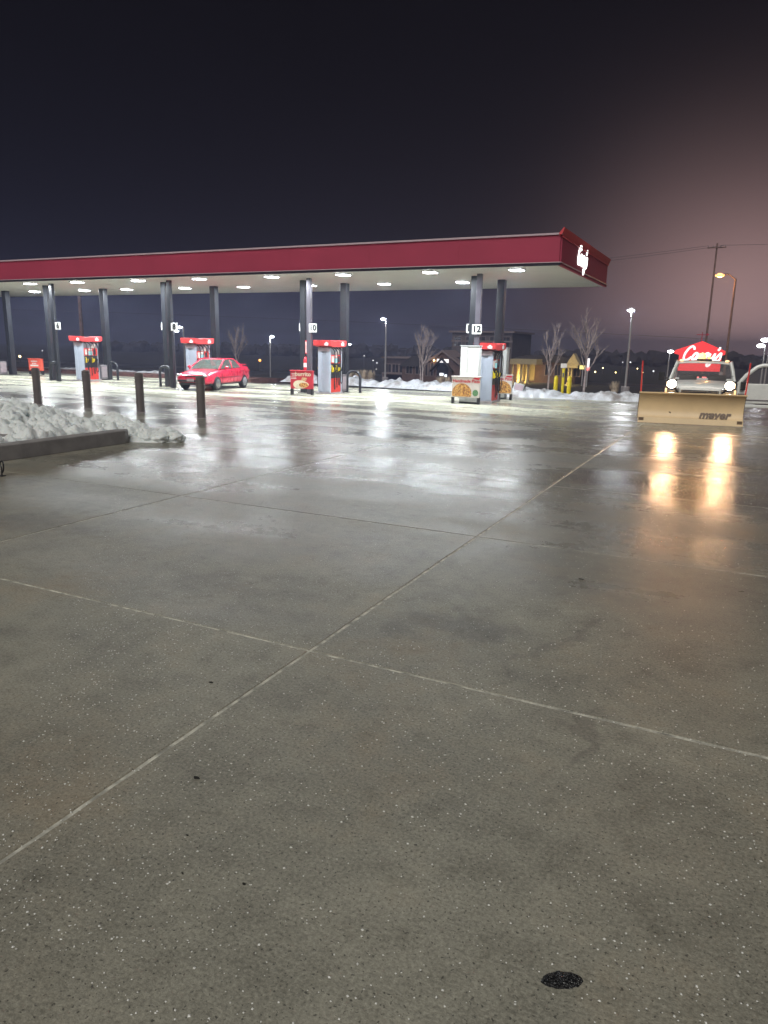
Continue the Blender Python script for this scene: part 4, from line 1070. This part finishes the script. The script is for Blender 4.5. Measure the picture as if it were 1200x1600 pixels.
lamp_post('bluish white lamp at the eave of the red gabled sign', 1048, 549, 90, 'lens_cool', 0, (1, 1, 1), (.1, 0), base=False, hr=.26, group='street lamps behind the truck')
def small_lamp(lab, px, py, y, lens, r_, grp):
    p = aty(px, py, y); gz = ground_z(y)
    t = thing('distant_lamp', lab, 'street lamp', (p.x, p.y, gz), 0, grp); hz = p.z - gz
    MB().tube([(0, 0, 0), (0, 0, hz)], .06, 6).build('pole', 'wire', t)
    MB().ball((0, 0, hz), r_, 10, 6).build('lens', lens, t, smooth=True)
small_lamp('small orange lamp low behind the red car and lamp post', 406, 563, 95, 'lens_sodium', .20, 'distant lamps')
small_lamp('small warm lamp above the orange sign board', 31, 557, 95, 'lens_warm', .22, 'distant lamps')
for q in ((53, 559), (26, 559), (66, 548), (81, 547)): small_lamp('tiny faint white light in the dark distance behind the hoop guard', q[0], q[1], 140, 'sign_white', .15, 'faint lights behind the first islands')
for q in ((569, 556), (583, 563), (589, 567), (588, 577), (607, 564)): small_lamp('tiny faint white light above the dry ornamental grasses', q[0], q[1], 130, 'sign_white', .13, 'faint lights above the grasses')
for q in ((1004, 582), (996, 576), (962, 582), (973, 566), (985, 566), (1021, 580), (930, 581), (942, 575), (1173, 580)): small_lamp('tiny warm white town light low on the dark horizon beyond the snow bank', q[0], q[1], 150, 'window_lit' if q[0] % 2 else 'lens_warm', .09 + .012 * (q[0] % 7), 'town lights beyond the snow bank')

def wood_pole(lab, px, top, y, r_):
    p = aty(px, top, y); gz = ground_z(y)
    t = thing('utility_pole', lab, 'utility pole', (p.x, p.y, gz), 0, 'wooden utility poles')
    hz = p.z - gz
    MB().tube([(0, 0, 0), (.02, 0, hz * .5), (0, 0, hz)], [r_ * 1.2, r_, r_ * .75], 10).build('pole', 'wood_pole', t, smooth=True)
    MB().box((0, -.16, hz - .55), (2.2, .12, .14)).build('crossarm', 'wood_pole', t)
    for x in (-1.0, -.45, .45, 1.0): MB().lathe([(.03, 0), (.06, .06), (.03, .12), (.05, .18), (.01, .22)], (x, -.16, hz - .48), 8).build('insulator', 'bin_trim', t)
    return Vector((p.x, p.y - .16, p.z - .28))
pa = wood_pole('tall wooden utility pole rising beside the orange street lamp', 1121, 380, 105, .13)
pb = wood_pole('wooden utility pole rising behind the dispenser numbered 5 and 6', 121, 428, 70, .24)
def wire(lab, p, q, sag):
    p, q = Vector(p), Vector(q); pts = []
    for i in range(25):
        u = i / 24; pts.append(p.lerp(q, u) - Vector((0, 0, 4 * sag * u * (1 - u))))
    b = MB(); b.tube(pts, .022, 5); tag(b.build('power_line', 'wire'), lab, 'power line', 'overhead power lines')
pr_ = pa + Vector((60, 8, 2))
for k, dx in enumerate((-1.0, 1.0)):
    wire('%s of two overhead wires strung high behind the whole canopy' % ('upper', 'lower')[k], pa + Vector((dx, 0, 0)), pb + Vector((dx, 0, 0)), 1.8 + .3 * k)
wire('overhead wire running on past the orange street lamp away from the canopy', pa + Vector((.45, 0, 0)), pr_, .6)
q0 = aty(0, 487, 90); q1 = aty(1115, 541, 95)
wire('low thin cable crossing behind the canopy columns', aty(-60, 482, 92), aty(1115, 530, 92), -.4)

# ------------------------------------------------------------------ bare trees and dry grasses
def bare_tree(lab, px, base_y, top, y, seed, spread=.5, n0=7, mt='bark', trunks=1):
    rnd = random.Random(seed); gz = ground_z(y)
    ptop = aty(px, top, y); hgt = ptop.z - gz
    t = thing('bare_tree', lab, 'tree', (ptop.x, y, gz), 0, 'bare winter trees')
    tr = MB(); cr = MB()
    tr.tube([(0, 0, 0), (.02, 0, hgt * .25), (rnd.uniform(-.05, .05), 0, hgt * .5), (rnd.uniform(-.1, .1), 0, hgt * .80)], [hgt * .017, hgt * .014, hgt * .010, hgt * .004], 7)
    if trunks > 1: tr.tube([(-.16, .1, 0), (-.2, .1, hgt * .3), (-.35, .1, hgt * .7)], [hgt * .013, hgt * .010, hgt * .003], 6)
    def grow(p, d, ln, r_, lev):
        q = p + d * ln * .5 + Vector((rnd.uniform(-.1, .1), rnd.uniform(-.1, .1), .05)) * ln * .5; e = q + (d + Vector((0, 0, .25))).normalized() * ln * .5
        cr.tube([p, q, e], [r_, r_ * .75, r_ * .4], 4 if lev else 5, cap=False)
        if lev >= 3: return
        for k in range(4 if lev < 2 else 3):
            f = rnd.uniform(.3, 1.0); s = p.lerp(e, f); a = rnd.uniform(0, 6.28)
            nd = (d + Vector((math.cos(a) * spread * 1.1, math.sin(a) * spread * 1.1, rnd.uniform(.0, .45)))).normalized()
            grow(s, nd, ln * rnd.uniform(.42, .62), r_ * .55, lev + 1)
    for k in range(n0):
        f = .26 + .5 * k / n0; a = k * 2.4 + rnd.uniform(-.4, .4)
        grow(Vector((0, 0, hgt * f)), Vector((math.cos(a) * spread, math.sin(a) * spread, 1)).normalized(), hgt * rnd.uniform(.36, .46) * (1.12 - f * .6), hgt * .0085, 0)
    tr.build('trunk', mt, t, smooth=True); cr.build('branches', mt, t)
bare_tree('small leafless tree just behind the roof of the red car', 368, 590, 514, 58, 4, .48)
bare_tree('pale leafless young tree with several stems in front of the brown brick building', 662, 600, 520, 46, 9, .42, 9, trunks=2)
bare_tree('thin leafless tree above the yellow posts', 862, 600, 520, 52, 15, .42, 6)
bare_tree('leafless spreading tree beside the yellow-lit gable', 921, 610, 500, 48, 23, .55, 8)
def grass(lab, px, py, y, hh, seed):
    rnd = random.Random(seed); p = aty(px, py, y); z0 = ground_z(y) 
    t = thing('grass_clump', lab, 'grass', (p.x, y, z0), 0, 'dry ornamental grass clumps'); b = MB()
    hh = max(hh, p.z - z0)
    for k in range(170):
        a = rnd.uniform(0, 6.28); lean = rnd.uniform(.02, .30) * hh; l_ = hh * rnd.uniform(.55, 1.05); w_ = .035
        e = Vector((math.cos(a) * lean, math.sin(a) * lean, l_)); m2 = Vector((e.x * .35, e.y * .35, l_ * .6)); s = Vector((math.cos(a) * .16, math.sin(a) * .16, 0)) * rnd.random()
        n_ = Vector((-math.sin(a), math.cos(a), 0)) * w_
        b.add([s - n_, s + n_, s + m2 + n_, s + e, s + m2 - n_], [[0, 1, 2, 4], [4, 2, 3]])
    b.build('blades', 'dry_grass', t)
    MB().ball((0, 0, .05), .2, 8, 4, (1, 1, .5)).build('crown', 'dry_grass', t)
for k, (px, top) in enumerate(((548, 578), (561, 578), (569, 577), (580, 578))):
    grass('tan dry ornamental grass clump beside the lamp post with square concrete base', px, top, 44, .5, 40 + k)
for k, (px, top) in enumerate(((688, 587), (700, 588))): grass('tan dry ornamental grass clump before the brick building entrance', px, top, 44, .5, 60 + k)
grass('tan dry grass clump in front of the tall lamp post base', 961, 595, 46, .5, 70)

# ------------------------------------------------------------------ posts at the lot edge
for k, (px, lab) in enumerate(((867, 'round-topped yellow post on the side nearer the canopy'), (888, 'round-topped yellow post on the side nearer the tall lamp'))):
    c = aty(px, 620, 32.6)
    t = thing('yellow_post', lab, 'post', (c.x, 32.6, 0), 0, 'yellow posts at the snow bank')
    MB().lathe([(.095, 0), (.095, .78), (.085, .85), (.05, .90), (.005, .92)], n=16).build('sleeve', 'yellow', t, smooth=True)
    MB().lathe([(.13, 0), (.13, .02), (.1, .03)], n=16).build('collar', 'lamp_base', t)
c = aty(878, 620, 33.4)
t = thing('marker_post', 'taller yellow marker post with pinkish plate between two yellow posts', 'post', (c.x, 33.4, 0))
MB().box((0, 0, .65), (.12, .10, 1.30)).build('post', 'yellow', t, bevel=.01)
MB().box((0, -.06, 1.34), (.28, .03, .20)).build('plate', 'print_pale', t)
MB().box((0, -.055, .92), (.07, .012, .20)).build('tag', 'bin_grey', t)
c = aty(806, 617, 31.3)
t = thing('grey_box', 'tilted pale grey panel box lying by the snow beside pizza poster', 'box', (c.x, 31.3, 0), R(18))
b = MB(); b.box((0, 0, .33), (.44, .34, .50)); b.xf(Matrix.Rotation(R(14), 4, 'Y')); b.build('body', 'housing', t, bevel=.02)
b = MB(); b.box((0, -.175, .33), (.36, .02, .42)); b.xf(Matrix.Rotation(R(14), 4, 'Y')); b.build('panel', 'trim_pale', t)

# ------------------------------------------------------------------ far buildings
def building(name, lab, loc, rz=0.0): return thing(name, lab, 'building', loc, rz)
def window(t, x, y, z, w_, h_, mt='window_dark', fr='roof_trim'):
    f = MB(); f.box((x, y - .03, z + h_ / 2 + .05), (w_ + .2, .08, .1)); f.box((x, y - .03, z - h_ / 2 - .05), (w_ + .2, .08, .1)); f.box((x - w_ / 2 - .05, y - .031, z), (.1, .08, h_)); f.box((x + w_ / 2 + .05, y - .031, z), (.1, .08, h_)); f.box((x, y - .032, z), (.06, .07, h_))
    o = f.build('window', fr, t); MB().box((x, y - .01, z), (w_, .03, h_)).build('pane', mt, o)
# brown brick clinic with gabled entrance
DB = 84.0; p0 = aty(640, 560, DB); p1 = aty(735, 560, DB); z0 = -2.5
def zz(px, py): return aty(px, py, DB).z - z0
bx = (p0.x + p1.x) / 2
t = building('brick_building', 'low brown brick building with gabled entrance and lit door', (bx, DB, z0))
hw = (p1.x - p0.x) / 2 + 1.0; eave = zz(690, 574); apex = zz(690, 548)
MB().box((0, 4, eave / 2), (hw * 2, 8, eave)).build('wall', 'brick', t)
wx0, wx1 = aty(672, 560, DB).x - bx, aty(728, 560, DB).x - bx; gm = (wx0 + wx1) / 2
MB().prism([(wx0, 0), (wx1, 0), (wx1, eave + .1), (gm, apex - .2), (wx0, eave + .1)], 1, -1.6, -.01).build('gable_wall', 'brick', t)
rf = MB().prism([(wx0 - .4, eave + .05), (gm, apex - .15), (wx1 + .4, eave + .05), (wx1 + .4, eave + .3), (gm, apex + .1), (wx0 - .4, eave + .3)], 1, -1.95, 2.5).build('gable_roof', 'roof_trim', t)
MB().prism([(wx0 + .9, eave - .5), (gm, apex - 1.0), (wx1 - .9, eave - .5), (wx1 - .9, eave - .32), (gm, apex - .8), (wx0 + .9, eave - .32)], 1, -2.3, -1.61).build('porch_roof', 'roof', t)
MB().prism([(-hw - .4, eave), (hw + .4, eave), (hw - 1.5, eave + 1.3), (-hw + 1.5, eave + 1.3)], 1, -.4, 8.4).build('roof', 'roof', t)
ex = aty(699, 585, DB).x - bx
MB().box((ex, -1.64, 1.55), (1.5, .05, 2.5)).build('door', 'window_dark', t)
MB().box((ex, -1.70, 2.95), (1.5, .06, .42)).build('door_sign', 'sign_white', t)
MB().box((ex - .1, -1.70, 1.35), (.5, .03, .32)).build('lit_notice', 'window_lit', t); MB().box((ex + .45, -1.70, 1.2), (.3, .03, .3)).build('lit_notice', 'window_lit', t)
MB().ball((ex - 1.1, -1.80, 3.0), .12, 8, 6).build('porch_lamp', 'lens_warm', t)
light('POINT', 'bulb', t, (ex - 1.1, -2.1, 2.9), 14, (1, .65, .3), None, .1)
for px in (676, 681): window(t, aty(px, 580, DB).x - bx, -1.6, 1.9, .55, 1.5)
for k in range(3): window(t, -hw + 1.0 + k * 1.3, 0, 2.0, .8, 1.5)
# dark stepped building left of it
p0 = aty(600, 560, 92); p1 = aty(648, 560, 92); bx = (p0.x + p1.x) / 2; hw = (p1.x - p0.x) / 2
t = building('dark_building', 'dark flat-roofed building beside the brown brick building', (bx, 92, -2.5))
h1 = aty(620, 560, 92).z + 2.5; MB().box((0, 4, h1 / 2), (hw * 2, 8, h1)).build('wall', 'brick_dark', t)
MB().box((0, 4, h1 + .1), (hw * 2 + .6, 8.6, .2)).build('roof', 'roof_trim', t)
h2 = aty(620, 583, 92).z + 2.5; MB().box((0, -.9, h2), (hw * 1.5, 1.8, .22)).build('awning', 'roof_trim', t)
for k in (-1, 1): MB().box((k * hw * .7, -1.6, h2 / 2), (.2, .2, h2 - .22)).build('awning_post', 'roof_trim', t)
for k in range(4): window(t, -hw + (k + .6) * hw * .48, 0, 1.5, .9, 1.2)
# tall block behind with a pale parapet
p0 = aty(706, 540, 120); p1 = aty(800, 540, 120); bx = (p0.x + p1.x) / 2; hw = (p1.x - p0.x) / 2
t = building('tall_block', 'tall dim building with pale parapet behind the last pump island', (bx, 120, -2.5))
h1 = aty(750, 520, 120).z + 2.5
MB().box((0, 6, h1 / 2), (hw * 2, 12, h1)).build('wall', 'stucco', t)
MB().box((0, 6, h1 + .15), (hw * 2 + .9, 12.9, .3)).build('parapet', 'roof_trim', t)
MB().box((0, -.06, h1 - 1.4), (hw * 2 + .2, .16, .25)).build('band', 'roof_trim', t)
for k in range(5):
    for j in range(2): window(t, -hw + (k + .5) * hw * .4, 0, 2.6 + 3.0 * j, 1.3, 1.6)
# bank with floodlit portico and small gable
DK = 100.0
p0 = aty(796, 575, DK); p1 = aty(900, 575, DK); bx = (p0.x + p1.x) / 2; hw = (p1.x - p0.x) / 2
t = building('portico_building', 'low building with yellow floodlit portico columns and small lit gable', (bx, DK, -2.5))
h1 = aty(850, 566, DK).z + 2.5
MB().box((0, 5, h1 / 2), (hw * 2, 10, h1)).build('wall', 'brick', t)
MB().prism([(-hw - .5, h1), (hw + .5, h1), (hw - 2.0, h1 + .9), (-hw + 2.0, h1 + .9)], 1, -.5, 10.5).build('roof', 'roof', t)
def X(px): return aty(px, 575, DK).x - bx
MB().box(((X(808) + X(848)) / 2, -1.8, h1 + .05), (X(848) - X(808), 3.5, .7)).build('portico_beam', 'wall_warm', t)
MB().box(((X(808) + X(836)) / 2, -.06, h1 / 2), (X(836) - X(808), .1, h1 - .6)).build('portico_wall', 'wall_warm', t)
for px in (810, 816, 824, 829, 834): MB().lathe([(.24, 0), (.24, .25), (.17, .3), (.15, h1 - .6), (.22, h1 - .3)], (X(px), -3.0 if px in (810, 824, 834) else -1.6, 0), 12).build('portico_column', 'wall_warm', t, smooth=True)
light('POINT', 'bulb', t, (X(813), -2.4, .5), 260, (1, .74, .25), None, .2); light('POINT', 'bulb', t, (X(830), -2.3, .5), 260, (1, .74, .25), None, .2)
gx = X(899); gz = aty(898, 570, DK).z + 2.5; ga = aty(898, 552, DK).z + 2.5
MB().prism([(gx - .9, gz), (gx + .9, gz), (gx, ga)], 1, -1.9, -.1).build('gable', 'wall_warm', t)
MB().box((gx - .2, -1.2, gz - .2), (1.8, 1.6, .35)).build('gable_beam', 'wall_warm', t)
for dx_ in (-.55, -.15): MB().lathe([(.2, 0), (.2, .3), (.13, .35), (.12, gz - .4)], (gx + dx_, -1.5, 0), 10).build('gable_column', 'wall_warm', t, smooth=True)
light('POINT', 'bulb', t, (gx - .3, -2.6, .4), 150, (1, .74, .25), None, .2)
light('POINT', 'bulb', t, (gx, -3.4, gz + .1), 60, (1, .74, .25), None, .2)
for k in range(4): window(t, X(848) + (k + .6) * 1.3, 0, 1.8, .8, 1.4)
c = aty(911, 574, 96)
t = thing('yellow_sign', 'small glowing yellow sign beside the lit gable', 'sign', (c.x, 96, -2.5))
MB().box((0, 0, c.z + 2.5), (.85, .2, .48)).build('panel', 'sign_yellow', t); MB().box((0, 0, (c.z + 2.2) / 2), (.14, .14, c.z + 2.2)).build('post', 'lamp_pole', t)
c = aty(919, 567, 94)
t = thing('white_sign', 'narrow glowing white sign with red foot beside the yellow sign', 'sign', (c.x, 94, -2.5))
MB().box((0, 0, c.z + 2.5), (.32, .2, 1.1)).build('panel', 'sign_white', t); MB().box((0, 0, c.z + 1.75), (.5, .18, .36)).build('red_panel', 'digits_red', t); MB().box((0, 0, (c.z + 1.5) / 2), (.14, .14, c.z + 1.5)).build('post', 'lamp_pole', t)

# ------------------------------------------------------------------ red gabled price sign behind the truck
DS = 64.0
t_c = aty(1093, 560, DS); zb = ground_z(DS)
t = thing('gabled_price_sign', 'glowing red house-shaped sign with white script behind the plough truck', 'sign', (t_c.x, DS, zb))
def Zs(py, px=1093): return aty(px, py, DS).z - zb
def Xs(px): return aty(px, 560, DS).x - t_c.x
ze, za, zl = Zs(551), Zs(533), Zs(562)
panel = MB().prism([(Xs(1061), zl - .9), (Xs(1127), zl - .9), (Xs(1127), ze - .2), (Xs(1133), ze - .1), (Xs(1132), ze + .15), (Xs(1095), za), (Xs(1054), ze + .15), (Xs(1053), ze - .1), (Xs(1061), ze - .2)], 1, -.25, .25).build('panel', 'sign_red', t)
for lb in script_letters(.075):
    lb.xf(Matrix.Translation((Xs(1062) + .22, -.30, zl - .05)) @ Matrix.Scale(1.05, 4)).build('letter', 'letters_far', panel, smooth=True)
for k, (z_, mt) in enumerate(((Zs(590), 'digits_red'), (Zs(600), 'digits_green'))):
    bd = MB().box((0, 0, z_), (3.0, .3, .62)).build('price_board', 'black', t)
    for q in range(5): MB().box((-1.1 + q * .5 + (.12 if q > 1 else 0), -.16, z_), (.32 if q % 2 else .22, .02, .16)).build('lit_segment', mt, bd)
for s in (-1, 1): MB().box((s * 1.7, .0, (zl - .9) / 2), (.30, .35, zl - .9)).build('post', 'lamp_base', t)
vn = MB(); vn.tube([(0, 0, za - .05), (0, 0, za + .7)], .03, 6); vn.box((0, 0, za + .5), (.8, .04, .05)); vn.prism([(.3, za + .40), (.55, za + .52), (.3, za + .64)], 1, -.02, .02); vn.build('weather_vane', 'fascia', t)

# far wood along the horizon
rw = random.Random(5); b = MB(); tb = bmesh.new(); bmesh.ops.create_icosphere(tb, subdivisions=2, radius=1); tb.verts.index_update()
iv = [v.co.normalized() for v in tb.verts]; ifc = [[v.index for v in f.verts] for f in tb.faces]; tb.free()
for k in range(420):
    y = rw.uniform(230, 330); x = rw.uniform(-1.15, .35) * y; hh = rw.uniform(1.6, 3.6) * (1 + .5 * noise.noise(Vector((x * .012, 0, 2)))); sd = rw.uniform(0, 90)
    pts = []
    for p in iv:
        q = 1 + .5 * noise.noise(p * 2.1 + Vector((sd, 0, 0))) + .3 * noise.noise(p * 5 + Vector((0, sd, 0)))
        pts.append((x + p.x * hh * .9 * q, y + p.y * hh * .9 * q, -2.5 + hh * .55 + p.z * hh * .75 * q))
    b.add(pts, ifc)
tag(b.build('distant_wood', 'far_wood'), 'dark distant wood along the night horizon', 'wood', kind='stuff')

# ------------------------------------------------------------------ misty air
b = MB(); b.box((-30, 360, 5.4), (1400, 1100, 17.2))
hz_ = b.build('haze', 'white'); hz_.data.materials.clear()
hm = bpy.data.materials.new('haze'); hm.use_nodes = True; hn = hm.node_tree; hn.nodes.clear()
vo = hn.nodes.new('ShaderNodeVolumePrincipled'); vo.inputs['Density'].default_value = .0021; vo.inputs['Color'].default_value = (.50, .54, .84, 1); vo.inputs['Anisotropy'].default_value = .35
ho = hn.nodes.new('ShaderNodeOutputMaterial'); hn.links.new(vo.outputs[0], ho.inputs['Volume'])
hz_.data.materials.append(hm); hz_['kind'] = 'stuff'; hz_['label'] = 'thin misty night air with fine snow'; hz_['category'] = 'haze'
